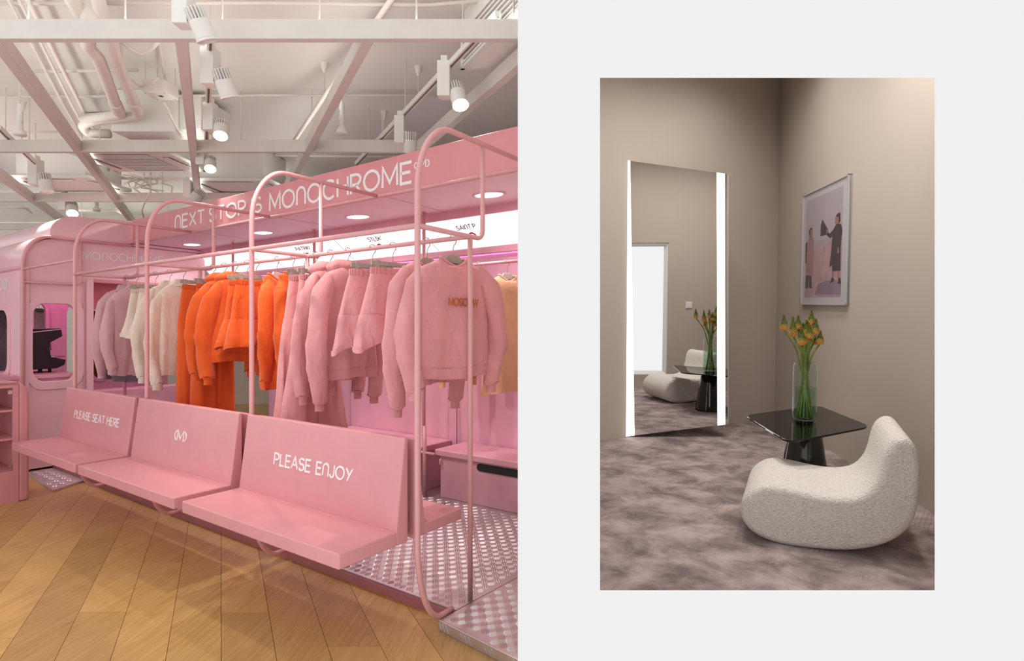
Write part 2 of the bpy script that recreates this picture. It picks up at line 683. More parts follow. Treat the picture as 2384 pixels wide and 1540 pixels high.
# ================================================================== STRUCTURE
def wpt(u, v, Y):
    r = ray(u, v)
    return Vector((r.x * Y, Y, EYE + r.z * Y))


# light grey partition with the opening into the fitting room
YF, TH = 1.9, 0.06
pa, pb = wpt(1397, 181.5, YF), wpt(2176, 1375, YF)
xl = wpt(1205.5, 700, YF).x
o_f = [(xl, -0.02), (5.0, -0.02), (5.0, 4.4), (xl, 4.4)]
i_f = [(pa.x, pb.z), (pb.x, pb.z), (pb.x, pa.z), (pa.x, pa.z)]
i_b = [(pa.x, pb.z - .04), (pb.x + .05, pb.z - .04), (pb.x + .05, pa.z + .04), (pa.x, pa.z + .04)]
V = [(x, YF, z) for x, z in o_f] + [(x, YF, z) for x, z in i_f] + [(x, YF + TH, z) for x, z in o_f] + [(x, YF + TH, z) for x, z in i_b]
Fc = []
for i in range(4):
    j = (i + 1) % 4
    Fc += [(i, j, 4 + j, 4 + i), (8 + i, 12 + i, 12 + j, 8 + j), (i, 8 + i, 8 + j, j), (4 + i, 4 + j, 12 + j, 12 + i)]
FRAME_FACES = list(Fc)
w = MB().add(V, Fc).build('wall_front', 'page_wall')
tag(w, 'plain light grey partition wall with a tall rectangular opening', 'wall', kind='structure')

w = MB().box(0.03, 0.09, YF + TH, 10.6, 0, 3.62).build('wall_divider', 'far_wall')
tag(w, 'white dividing wall between the pink shop and the fitting room', 'wall', kind='structure')

# oak floor with planks
fl = MB().box(-11, 0.03, 1.97, 10.6, -0.08, -0.003).build('floor', 'joint_brown')
tag(fl, 'warm oak plank floor of the pink shop', 'floor', kind='structure')
SL = -0.6025
wA = 0.235
rnd = random.Random(3)


def seen(X, Y):
    if Y < 0.3:
        return False
    u, v = PU + F * X / Y, PV + F * EYE / Y
    return (v > 1078 and -160 < u < 1215) or (Y > 5.5 and 500 < u < 690 and v > 900)


np_ = 0
for i in range(-34, 16):
    a0, a1 = i * wA + 0.0012, (i + 1) * wA - 0.0012
    Y = 1.97 - rnd.random() * 1.3
    while Y < 10.5:
        Ln = 1.15 + 0.5 * rnd.random()
        y0, y1 = max(1.97, Y + .0012), min(10.55, Y + Ln - .0012)
        Y += Ln
        if y1 - y0 < 0.08:
            continue
        am, ym = (a0 + a1) / 2, (y0 + y1) / 2
        if not any(seen(aa + SL * yy, yy) for aa in (a0, am, a1) for yy in (y0, (y0 + ym) / 2, ym, (y1 + ym) / 2, y1)):
            continue
        if a1 + SL * y0 > 0.75 or a0 + SL * y1 < -11:
            continue
        c = (am + SL * ym, ym)
        P = [(a0 + SL * y0, y0), (a1 + SL * y0, y0), (a1 + SL * y1, y1), (a0 + SL * y1, y1)]
        o = MB().pz([(x - c[0], y - c[1]) for x, y in P], -0.02, -0.0002 * rnd.random()).build('plank', 'oak', fl)
        o.location = (c[0], c[1], 0)
        np_ += 1

cl = MB().box(-11, 0.03, 3.35, 10.6, 3.55, 3.68).build('ceiling', 'ceiling_white')
tag(cl, 'white painted open shop ceiling above beams and pipes', 'ceiling', kind='structure')
w = MB().box(-11, 0.03, 10.5, 10.6, 0, 3.6).build('wall_back', 'far_wall')
tag(w, 'cream back wall at the far end of the shop', 'wall', kind='structure')
# ================================================================== SHELTER (canopy, banner, light box)
S0, S1 = -5.6, 0.17


def s_end(t):     # the shelter stops at the dividing wall
    return (.645 - .5395 * t) / .8421


sh = thing('bus_shelter', 'pink bus stop shelter with a lettered banner and glowing map panel', 'shelter', FS, (0, 0, 0))
bn = MB().box(S0 + .17, S1, .907, .945, 2.362, 2.612).build('banner', 'pink_sign', sh, bevel=.003)
fnb = lambda p, d: (p[0], .907 - d, p[1])
z0 = 2.418
lettering('NEXT STOP IS', -4.42, -2.86, .125, lambda p, d: fnb((p[0], z0 + p[1]), d), .155, .004, gap=.2, space=.34).build('lettering', 'white_letter', bn)
lettering('MONOCHROME', -2.73, -1.02, .138, lambda p, d: fnb((p[0], z0 - .012 + p[1]), d), .155, .004, gap=.2).build('lettering', 'white_letter', bn)
lettering('(M)', -.99, -.85, .05, lambda p, d: fnb((p[0], 2.485 + p[1]), d), .16, .004, gap=.1).build('emblem', 'white_letter', bn)
for s in (-4.55, -2.35, -1.18):
    MB().box(s, s + .004, .9055, .9075, 2.364, 2.61).build('seam', 'pink', bn)
MB().tube([(S0 + .17, .9, 2.35), (S1, .9, 2.35)], .014, 10).build('banner_tube', 'pink_tube', sh, smooth=True)
cp = MB().pz([(S0 + .1, .945), (s_end(.945), .945), (s_end(1.62), 1.62), (S0 + .1, 1.62)], 2.362, 2.40).build('canopy_ceiling', 'pink_ceiling', sh)
for s in (-1.36, -2.72, -4.08):
    MB().box(s, s + .006, .95, 1.6, 2.3595, 2.3625).build('seam', 'pink_box', cp)
MB().box(S0 + .1, s_end(1.63), 1.60, 1.63, 2.30, 2.362).build('valance', 'pink_box', sh)
lb = MB().px([(1.615, 2.30), (1.785, 2.085), (1.81, 2.085), (1.81, 2.32), (1.63, 2.32)], S0 + .02, s_end(1.81)).build('light_box', 'panel_glow', sh)
dv = Vector((1.785 - 1.615, 2.085 - 2.30)).normalized()


def fnl(p, d):   # on the slanted glowing face, y measured down the slope
    return (p[0], 1.615 + dv.x * p[1] + dv.y * d * 1.0, 2.30 + dv.y * p[1] - dv.x * d)


for txt, a, b in (('SAINT P.', -1.315, -1.10), ('STLSK', -2.42, -2.25), ('PATRIKI', -3.56, -3.33)):
    lettering(txt, a, b, .038, lambda p, d: fnl((p[0], .10 - p[1]), d), .16, .002, gap=.24, space=.25).build('lettering', 'grey_letter', lb)
    mid = (a + b) / 2 + .02
    mb = MB()
    ribbon(mb, arc(mid, 0, .04, .045, 10, 170, 10), .014, lambda p, d: fnl((p[0], .185 - p[1]), d), .002)
    mb.build('map_mark', 'red_letter', lb)
mb = MB()
for s in (-1.75, -2.9, -4.1):
    ribbon(mb, [(s, .0), (s + .12, .27)], .004, fnl, .001)
mb.build('map_line', 'grey_letter', lb)
MB().box(S0 + .02, s_end(1.86), 1.80, 1.86, 2.03, 2.085).build('light_box_ledge', 'pink_box', sh, bevel=.004)
led = MB().box(S0 + .1, s_end(1.86), 1.835, 1.855, 2.022, 2.03).build('light_strip', 'led_magenta', sh)
# back wall of the shelter: panels beside an opening
for a, b in ((-5.6, -5.25), (-4.4, -2.95), (-2.94, -1.50), (-1.49, s_end(1.9))):
    MB().box(a, b, 1.86, 1.90, .05, 2.09).build('back_panel', 'pink_inner', sh, bevel=.004)
MB().box(-5.25, -4.4, 1.86, 1.90, 1.15, 2.09).build('back_panel', 'pink_inner', sh)
for s in (-1.52, -3.0, -4.48):
    MB().tube([(s, 1.5, .05), (s, 1.5, 2.36)], .013, 8).build('post', 'pink_tube', sh, smooth=True)
MB().tube([(S0 + .2, 1.5, 1.9), (s_end(1.52), 1.5, 1.9)], .012, 8).build('inner_rail', 'pink_tube', sh, smooth=True)
# deck
dk = MB().pz([(-5.4, .235), (0.012, .235), (0.076, 1.10), (s_end(1.95), 1.95), (-5.4, 1.95)], 0.0, .05).build('deck', 'steel', sh)
MB().box(-5.4, 0.0, .222, .2345, 0.0, .043).build('deck_fascia', 'fascia_pink_shaded', sh)


def tread(inside, s0, s1, t0, t1, z, pitch=.046, bars=3, ln=.05, wd=.009, hg=.003, gap=.0115):
    mb = MB()
    i = 0
    s = s0 + pitch / 2
    while s < s1:
        j = 0
        t = t0 + pitch / 2
        while t < t1:
            if inside(s, t):
                sg = 1 if (i + j) % 2 == 0 else -1
                d = Vector((cos(pi / 4), sg * sin(pi / 4)))
                n = Vector((-d.y, d.x))
                for k in range(bars):
                    c = Vector((s, t)) + n * ((k - (bars - 1) / 2) * gap)
                    h = ln / 2 * (1 - .18 * abs(k - (bars - 1) / 2))
                    q = [c - d * h, c + n * wd / 2 - d * h * .6, c + n * wd / 2 + d * h * .6, c + d * h, c - n * wd / 2 + d * h * .6, c - n * wd / 2 - d * h * .6]
                    r = [c - d * h * .55, c + d * h * .55]
                    V = [(p.x, p.y, z) for p in q] + [(p.x, p.y, z + hg) for p in r]
                    mb.add(V, [(0, 1, 6), (1, 2, 7, 6), (2, 3, 7), (3, 4, 7), (4, 5, 6, 7), (5, 0, 6)])
            t += pitch
            j += 1
        s += pitch
        i += 1
    return mb


tr = tread(lambda s, t: not (t > 1.48 and s > -5.2) and s < s_end(t) - .05, -5.38, .0, .245, 1.94, .05).build('tread_pattern', 'steel', dk)
tag(tr, 'raised tread bars of the metal deck', kind='stuff')
for k, s in enumerate((-1.2, -2.6, -4.0)):
    MB().box(s, s + .004, .24, 1.48, .0495, .0515).build('deck_seam', 'dark_slot', dk)
# entry plate in front of the deck (near right)
pl = thing('tread_plate', 'bright steel tread plate step at the near end of the deck', 'step', FS, (0, 0, 0))
quad = [(.007, .126), (.66, .056), (.67, .10), (.075, 1.06)]
MB().pz(quad, 0, .05).build('plate', 'steel', pl, bevel=.003)


def in_quad(q):
    def f(s, t):
        n = len(q)
        for i in range(n):
            a, b = q[i], q[(i + 1) % n]
            l = math.hypot(b[0] - a[0], b[1] - a[1])
            if ((b[0] - a[0]) * (t - a[1]) - (b[1] - a[1]) * (s - a[0])) / l < .028:
                return False
        return True
    return f


tp = tread(in_quad(quad), 0, .7, .05, 1.26, .05, pitch=.046, bars=4, ln=.052, wd=.0062, gap=.0088, hg=.003).build('tread_pattern', 'steel', pl)
tag(tp, kind='stuff')
mb = MB()
for k in range(24):     # tread bars running over the folded front lip
    a = k / 24.0
    s = .02 + a * .6
    t = .1245 - a * .0645
    sg = 1 if (k // 3) % 2 else -1
    mb.add([(s, t - .0015, .008), (s + .004, t - .0015, .008), (s + .004 + sg * .018, t - .0015, .04), (s + sg * .018, t - .0015, .04),
            (s, t + .006, .008), (s + .004, t + .006, .008), (s + .004 + sg * .018, t + .006, .04), (s + sg * .018, t + .006, .04)],
           [(0, 1, 2, 3), (4, 7, 6, 5), (0, 4, 5, 1), (1, 5, 6, 2), (2, 6, 7, 3), (3, 7, 4, 0)])
tag(mb.build('lip_pattern', 'steel', pl), kind='stuff')
rl = thing('tread_ramp', 'small steel tread ramp in front of the tram kiosk', 'ramp', FS, (0, 0, 0))
q2 = [(-5.38, .03), (-4.376, -.055), (-4.548, .22), (-5.38, .22)]
MB().pz(q2, 0, .02).build('plate', 'steel', rl)
tag(tread(in_quad(q2), -5.4, -4.3, -.1, .24, .02, pitch=.07, bars=2, ln=.075, wd=.016, gap=.022, hg=.006).build('tread_pattern', 'steel', rl), kind='stuff')

# ---------------------------------------------------------------- down lights in the canopy
for i, s in enumerate((-5.0, -3.569, -2.121, -.684)):
    d = thing('recessed_downlight', ['recessed round downlight nearest the tram kiosk', 'recessed round downlight above the orange clothes, second from the tram',
                             'recessed round downlight over the map panel, second from the front loop', 'recessed round downlight behind the tallest front loop'][i],
              'ceiling light', FS, (s, 1.32, 2.362), group='downlights in the pink canopy')
    mb = MB()
    mb.lathe([(.098, -.001), (.1, -.006), (.085, -.008), (.08, -.002)], 28)
    for q in range(len(mb.v)):
        x, y, z = mb.v[q]
        mb.v[q] = (x * 1.4, y * .86, z)
    mb.build('trim_ring', 'pink_ceiling', d, smooth=True)
    mb = MB().lathe([(.001, -.004), (.081, -.004)], 28)
    for q in range(len(mb.v)):
        x, y, z = mb.v[q]
        mb.v[q] = (x * 1.4, y * .86, z)
    mb.build('diffuser', 'down_glow', d)
    lamp('lamp', 'SPOT', d, (0, 0, -.03), 22, (1, .95, .96), (0, 0, -1), .07, 150, .8)

# ================================================================== RACK OF TUBE LOOPS
RB = .0135
rk = thing('clothes_rack', 'pink tubular clothes rack with arched loops behind the benches', 'clothes rack', FS, (0, 0, 0))
TB, ZR, ZT = .35, 1.865, 2.352


def loop_path(s, full=True):
    low = [(s, .15 - .15 * cos(math.radians(a)), .45 - .39 * sin(math.radians(a))) for a in range(90, -1, -9)] if full else [(s, 0, .1)]
    top = [(s, .215 - .215 * cos(math.radians(a)), 2.03 + (ZT - 2.03) * sin(math.radians(a))) for a in range(0, 91, 9)]
    return ([(s, .222, .06)] if full else []) + low + top + [(s, .89, ZT)]


for i in range(5):
    s = -1.355 * i
    if i < 4:
        lp = MB().tube(loop_path(s), RB, 10).build('loop_frame', 'pink_tube', rk, smooth=True)
    else:
        s = -5.405
        lp = MB().tube([(s, 0, .1)] + [(s, .2 - .2 * cos(math.radians(a)), 2.03 + (2.325 - 2.03) * sin(math.radians(a))) for a in range(0, 91, 9)] + [(s, .89, 2.325)],
                       .016, 10).build('loop_frame', 'pink_tube', rk, smooth=True)
    zt = ZT if i < 4 else 2.325
    hang = [(s, 0, ZR)] + [(s, .40, ZR)] + [(s, .40 + .045 * sin(math.radians(a)), ZR + .045 - .045 * cos(math.radians(a))) for a in range(15, 91, 15)] + [(s, .445, zt)]
    MB().tube(hang, RB * .92, 10).build('hanging_loop', 'pink_tube', lp, smooth=True)
    if i < 4:
        MB().tube([(s, TB, .05), (s, TB, ZR)], RB * .92, 10).build('rear_post', 'pink_tube', rk, smooth=True)
MB().tube([(-4.065, 0, ZR), (0, 0, ZR)], RB * .95, 10).build('front_rail', 'pink_tube', rk, smooth=True)
MB().tube([(-4.065, TB, ZR), (0, TB, ZR)], RB * .92, 10).build('hanging_rail', 'pink_tube', rk, smooth=True)
MB().tube([(-5.405, 0, 1.985), (-4.065, 0, 1.985)], RB * .85, 10).build('tie_rail', 'pink_tube', rk, smooth=True)

# ================================================================== BENCHES
prof = [(-.375, .449), (-.375, .511), (-.084, .512), (-.036, .916), (-.016, .918), (-.016, .449)]
BS = [(-4.13, -2.812), (-2.752, -1.425), (-1.332, -.042)]
BL = ['pink bench lettered PLEASE SEAT HERE beside the display counter', 'pink bench marked with a white M emblem in the middle of the row',
      'pink bench lettered PLEASE ENJOY at the near end of the row']
tl = (.916 - .512) / math.hypot(.048, .404), .048 / math.hypot(.048, .404)


def fnback(s, y, d):
    return (s, -.084 + .048 * (y / .404) - d, .512 + y)


for i, (a, b) in enumerate(BS):
    t = thing('bench', BL[i], 'bench', FS, ((a + b) / 2, 0, 0), group='pink benches facing out')
    c = (a + b) / 2
    MB().px([(-.375, .449), (-.375, .511), (-.08, .512), (-.08, .449)], a - c, b - c).build('seat', 'pink', t, bevel=.007, seg=3)
    bk = MB().px([(-.0795, .449), (-.084, .512), (-.036, .916), (-.016, .918), (-.016, .449)], a - c, b - c).build('backrest', 'pink', t, bevel=.006, seg=3)
    if i == 0:
        mbx = lettering('PLEASE SEAT HERE', -3.87 - c, -3.01 - c, .056, lambda p, d: fnback(p[0], .178 + p[1], d), .135, .0025, gap=.27, space=.5)
    elif i == 1:
        mbx = lettering('(M)', -2.15 - c, -2.0 - c, .062, lambda p, d: fnback(p[0], .178 + p[1], d), .13, .0025, gap=.1)
    else:
        mbx = lettering('PLEASE ENJOY', -1.018 - c, -.372 - c, .058, lambda p, d: fnback(p[0], .168 + p[1], d), .155, .0025, gap=.2, space=.5)
    mbx.build('lettering', 'white_letter', bk)
for i, (a, b) in enumerate(BS):
    t = thing('bench', ['rear-facing pink bench behind the one lettered PLEASE SEAT HERE', 'rear-facing pink bench behind the one with the M emblem',
                        'rear-facing pink bench behind the one lettered PLEASE ENJOY'][i], 'bench', FS, ((a + b) / 2, 0, 0), group='pink benches facing the clothes')
    h = (b - a) / 2
    MB().px([(.335, .449), (.335, .505), (.085, .505), (.085, .449)], -h, h).build('seat', 'pink', t, bevel=.007, seg=3)
    MB().px([(.084, .449), (.088, .506), (.040, .905), (.018, .905), (.018, .449)], -h, h).build('backrest', 'pink', t, bevel=.006, seg=3)

# ================================================================== STORAGE BOXES under the inner rail
for i, (a, b) in enumerate(((-1.40, -.43), (-2.90, -1.55))):
    t = thing('storage_box', ['pink lidded storage box with a black hand slot on the deck', 'pink lidded storage box behind the slotted one, mostly hidden'][i], 'storage box',
              FS, (0, 0, .05), group='storage boxes on the deck')
    MB().box(a + .04, b - .03, 1.525, 1.85, 0.0, .335).build('body', 'pink_box', t, bevel=.004)
    MB().box(a, b, 1.50, 1.855, .335, .385).build('lid', 'pink_box', t, bevel=.008, seg=3)
    if i == 0:
        MB().py(rrect(-.97, -.475, .265, .322, .028), 1.518, 1.53).build('hand_slot', 'dark_slot', t)
    MB().tube([(a + .06, 1.512, .31), (a + .06, 1.50, .30), (a + .06, 1.50, .27)], .008, 8).build('hinge', 'pink_tube', t)
MB_post = MB().tube([(-1.47, 1.46, .05), (-1.47, 1.46, .62), ], .016, 10)
p_ = thing('box_stand', 'pink tube stand between the two storage boxes', 'stand', FS, (0, 0, 0))
MB_post.build('upright', 'pink_tube', p_, smooth=True)
MB().tube([(-1.60, 1.46, .405), (-1.36, 1.46, .405)], .012, 8).build('cross_bar', 'pink_tube', p_, smooth=True)

# ================================================================== TRAM KIOSK at the far end
SE = -5.44
tm = thing('tram_kiosk', 'pink rounded tram-shaped coffee kiosk with arched windows', 'kiosk', FS, (0, 0, 0))
fe = lambda p, d: (SE - d, p[0], p[1])
win1 = rrect(.082, .42, .882, 1.66, (.09, .13), 7)
mb = sheet_with_holes(-.005, .53, .03, 2.31, [win1], .05, fe, outer=[(.53, .03), (.53, 2.315), (.26, 2.315)] + arc(.26, 2.0, .26, .315, 90, 180, 10)[1:] + [(0, .03)])
ew = mb.build('end_wall', 'pink_tram', tm)
# raised frame round the window
fo, fi_ = rrect(.035, .478, .80, 1.735, (.12, .17), 7), rrect(.078, .424, .878, 1.664, (.09, .13), 7)


def ring_frame(fo, fi_, fn, d0, d1):
    n = len(fo)
    V = [fn(p, d0) for p in fo] + [fn(p, d1) for p in fo] + [fn(p, d1) for p in fi_] + [fn(p, d0) for p in fi_]
    Fc = []
    for i in range(n):
        j = (i + 1) % n
        Fc += [(i, j, n + j, n + i), (n + i, n + j, 2 * n + j, 2 * n + i), (2 * n + i, 2 * n + j, 3 * n + j, 3 * n + i)]
    return MB().add(V, Fc)


ring_frame(fo, fi_, fe, .0, -.012).build('window_frame', 'pink_tram', ew, bevel=.003)
MB().box(SE - .06, SE + .02, .50, .56, .05, 1.93).build('door_jamb', 'pink_tram', tm, bevel=.006)
MB().box(SE - .05, SE + .012, .475, .485, .05, 1.9).build('jamb_bead', 'pink_tube', tm)
hd = MB().box(SE - .05, SE, .53, 1.66, 1.93, 2.32).build('header', 'pink_tram', tm, bevel=.004)
lettering('MONOCHROME', .472, 1.205, .078, lambda p, d: (SE + .001 + d, p[0], 2.135 + .04 * (p[0] - .47) + p[1]), .13, .003, gap=.22).build('lettering', 'white_letter', hd)
lettering('(M)', 1.215, 1.28, .03, lambda p, d: (SE + .001 + d, p[0], 2.225 + p[1]), .14, .003, gap=.1).build('emblem', 'white_letter', hd)
MB().box(SE - 1.0, SE, .53, 1.66, 1.90, 1.935).build('soffit', 'pink_sign', tm)
MB().box(SE - .35, SE - .30, .53, 1.05, 1.62, 1.90).build('inner_beam', 'pink_sign', tm)
MB().box(SE - .30, SE - .05, .56, 1.60, .05, .74).build('service_counter', 'pink_box', tm, bevel=.006)
MB().box(SE - .048, SE - .04, .62, 1.0, .16, .66).build('counter_panel', 'pink_tram', tm)
# inner back wall with rounded windows
SI = -6.75
ho = [rrect(.08, .32, .8, 1.70, (.09, .13), 6), rrect(.415, .525, .8, 1.70, (.05, .1), 6), rrect(.715, .88, .8, 1.70, (.07, .12), 6), rrect(.965, 1.10, .8, 1.70, (.06, .12), 6)]
iw = sheet_with_holes(-.6, 1.8, .03, 2.31, ho, .04, lambda p, d: (SI - d, p[0], p[1])).build('inner_wall', 'pink_inner', tm)
for hh in ho:
    xs = [p[0] for p in hh]
    ys = [p[1] for p in hh]
    a, b, c, d = min(xs), max(xs), min(ys), max(ys)
    ring_frame(rrect(a - .03, b + .03, c - .05, d + .05, (.09, .15), 6), rrect(a, b, c, d, ((b - a) * .4, .12), 6), lambda p, q: (SI - q, p[0], p[1]), 0, -.02).build('window_frame', 'pink_inner', iw)
MB().box(SI, SE - .05, -.005, 1.7, 2.0, 2.02).build('inner_ceiling', 'pink_inner', tm)
MB().box(-6.7, SE - .1, .10, .50, 1.98, 1.998).build('light_strip', 'led_kiosk', tm)
MB().box(-6.7, SE - 1.02, .60, 1.55, 1.98, 1.998).build('light_strip', 'led_kiosk', tm)
MB().box(-6.7, SE - .05, -.0, 1.7, .03, .05).build('inner_floor', 'pink_box', tm)
# outer flank facing the viewer, with number and window
hw = rrect(-6.62, -5.846, .955, 1.60, (.16, .13), 7)
fk = sheet_with_holes(-8.6, SE + .02, 0.03, 2.03, [hw], .05, lambda p, d: (p[0], d, p[1])).build('flank_wall', 'pink_tram', tm)
ring_frame(rrect(-6.70, -5.77, .885, 1.67, (.2, .17), 7), hw, lambda p, d: (p[0], -d, p[1]), 0, .012).build('window_frame', 'pink_tram', fk)
lettering('330', -6.27, -5.885, .1, lambda p, d: (p[0], -.001 - d, 1.815 + p[1]), .13, .003, gap=.22).build('lettering', 'white_letter', fk)
MB().box(-8.6, SE + .02, -.006, .004, 1.985, 1.995).build('seam', 'pink_sign', fk)
rp = [(0, 1.99)] + arc(.26, 2.03, .26, .325, 180, 90, 12) + [(.9, 2.355), (1.7, 2.355), (1.7, 2.325), (.9, 2.325)] + arc(.26, 2.03, .24, .295, 90, 180, 12) + [(.02, 1.99)]
MB().px(rp, -8.6, SE + .015).build('roof', 'pink_tram', tm, smooth=True, autosm=True)
cp_ = [(.215, 2.345)] + arc(.43, 2.38, .215, .19, 180, 90, 10) + [(.95, 2.605), (.95, 2.345)]
MB().px(cp_, -8.4, SE - .01).build('clerestory', 'pink_tram', tm, smooth=True, autosm=True)

# ---------------------------------------------------------------- coffee machine seen through the end window
cm = thing('coffee_machine', 'black espresso machine standing behind the kiosk window', 'coffee machine', FS, (-5.78, 0, .86))
o0 = -5.78
pts = [(79, 766), (143, 765), (146, 783), (116, 799), (117, 815), (119, 831), (154, 838), (151, 850), (133, 858), (79, 862), ]
pq = [onx(FS, u, v, o0) for u, v in pts]
zb = min(p.z for p in pq) - .035
poly = [(p.y, p.z - zb) for p in pq]
cm.matrix_world = FS @ Matrix.Translation((-5.78, 0, zb))
MB().box(-6.55, SE - .07, -.15, .45, zb - .04, zb).build('worktop', 'pink_box', tm, bevel=.004)
MB().box(-6.5, SE - .09, -.12, .42, .05, zb - .04).build('worktop_base', 'pink_box', tm)
poly[0] = (poly[0][0] - .12, poly[0][1])
poly[-1] = (poly[-1][0] - .12, poly[-1][1])
MB().px(poly, -.42, 0).build('body', 'black_machine', cm, bevel=.008)
MB().px([(poly[0][0], poly[0][1] - .055), (poly[1][0], poly[1][1] - .012), (poly[1][0], poly[1][1] - .006), (poly[0][0], poly[0][1] - .045)], .0, .006).build('trim_line', 'white_letter', cm)
MB().box(-.4, .004, poly[5][0], poly[6][0] - .01, poly[5][1] - .008, poly[5][1] + .006).build('drip_tray', 'chrome', cm)
MB().tube([(-.1, poly[3][0] + .03, poly[3][1] + .01), (-.1, poly[3][0] + .035, poly[3][1] - .05), (-.1, poly[3][0] + .04, poly[3][1] - .075)], .006, 8).build('steam_wand', 'chrome', cm)
for dy in (.06, .14):
    for ds in (-.06, -.34):
        q = poly[-1][0] + .12 + dy
        MB().cyl((ds, q, 0.0), (ds, q, min(p[1] for p in poly) + .03), .014, 10).build('foot', 'dark_slot', cm)

# ---------------------------------------------------------------- display counter at the left edge
SC = -4.27
ct = thing('display_counter', 'pink rounded display counter with open shelves at the left edge', 'counter', FS, (SC, 0, 0))
pf = [(-1.15, .0), (-.235, .0), (-.235, .88)] + arc(-.295, .90, .06, .07, 0, 90, 6)[1:] + [(-1.15, .972)]
hole = [(-1.1, .26), (-.335, .26), (-.335, .93), (-1.1, .93)]
fc = lambda p, d: (-d, p[0], p[1])
bm2 = sheet_with_holes(-1.15, -.30, 0, .972, [[(-1.1, .26), (-.335, .26), (-.335, .93), (-1.1, .93)]], .02, fc)
bm2.build('shelf_front', 'pink', ct)
rc = [(-.301, 0.0), (-.301, .972)]
MB().px([(-.302, 0), (-.235, 0), (-.235, .87), (-.245, .915), (-.27, .95), (-.302, .972)], -.55, 0).build('side_panel', 'pink', ct, bevel=.02, seg=4)
MB().box(-.55, -.0, -1.15, -.302, .952, .973).build('counter_top', 'pink', ct)
MB().box(-.5, -.48, -1.15, -.302, 0, .952).build('back_panel', 'pink', ct)
for z in (.245, .505, .735):
    MB().box(-.49, -.025, -1.12, -.305, z, z + .016).build('shelf', 'pink', ct)
for z in (.30, .90):
    MB().box(-.03, .002, -.365, -.337, z - .02, z + .01).build('glass_clip', 'chrome', ct)
for k in range(5):
    MB().cyl((-.479, -.5 - .05 * k, .44), (-.474, -.5 - .05 * k, .44), .006, 8).build('peg_light', 'down_glow', ct)

# ================================================================== HANGERS AND CLOTHES
def sgnpow(x, e):
    return math.copysign(abs(x) ** e, x)


def hook_path(r=.02):
    P = [(0, 0, -.105), (0, 0, -.05), (0, .006, -.034), (0, .018, -.018)]
    P += [(0, r * cos(math.radians(a)), r * sin(math.radians(a))) for a in range(-20, 200, 20)]
    return P


def hanger(kind, s, label, rz=0.0, woods='hanger_wood', t=TB, z=ZR, group='hangers on the rack', hw=.165):
    h = thing('clothes_hanger', label, 'hanger', FS, (s, t, z), rz, group)
    MB().tube(hook_path(), .0022, 6).build('hook', 'hook_metal', h, smooth=True)
    if kind == 'top':
        P = [(-.165, -.185), (-.155, -.165), (-.05, -.108), (-.032, -.085), (.032, -.085), (.05, -.108), (.155, -.165), (.165, -.185),
             (.15, -.19), (.045, -.135), (.02, -.128), (-.02, -.128), (-.045, -.135), (-.15, -.19)]
        P = [(a if abs(a) < .1 else math.copysign(min(abs(a), hw - (.165 - abs(a))), a), b) for a, b in P]
        MB().px(P, -.006, .006).build('body', woods, h, bevel=.002)
    else:
        MB().box(-.006, .006, -.13, .13, -.118, -.092).build('bar', woods, h, bevel=.002)
        for d in (-.095, .095):
            MB().box(-.011, .011, d - .012, d + .012, -.150, -.088).build('clip', woods, h, bevel=.002)
    return h


def ring_pts(w, d, z, cx, cy, N, fold, zf, ph, e=.75):
    out = []
    for k in range(N):
        a = 2 * pi * k / N
        c, sn = cos(a), sin(a)
        t = w * sgnpow(c, e)
        y = d * sgnpow(sn, e)
        side = 1 if sn >= 0 else -1
        q = t / max(w, 1e-4)
        f = fold * zf * (sin(q * 5.2 + ph + side * 1.3) + .6 * sin(q * 9.7 + 2 * ph + side + zf * 1.2)) * abs(sn) ** .4
        t2 = t * (1 + .05 * zf * sin(3 * zf + ph + (1 if c > 0 else 2.2)))
        zz = z + .006 * zf * sin(q * 4 + ph)
        out.append((cy + y + f, cx + t2, zz))       # (s, t, z)
    return out


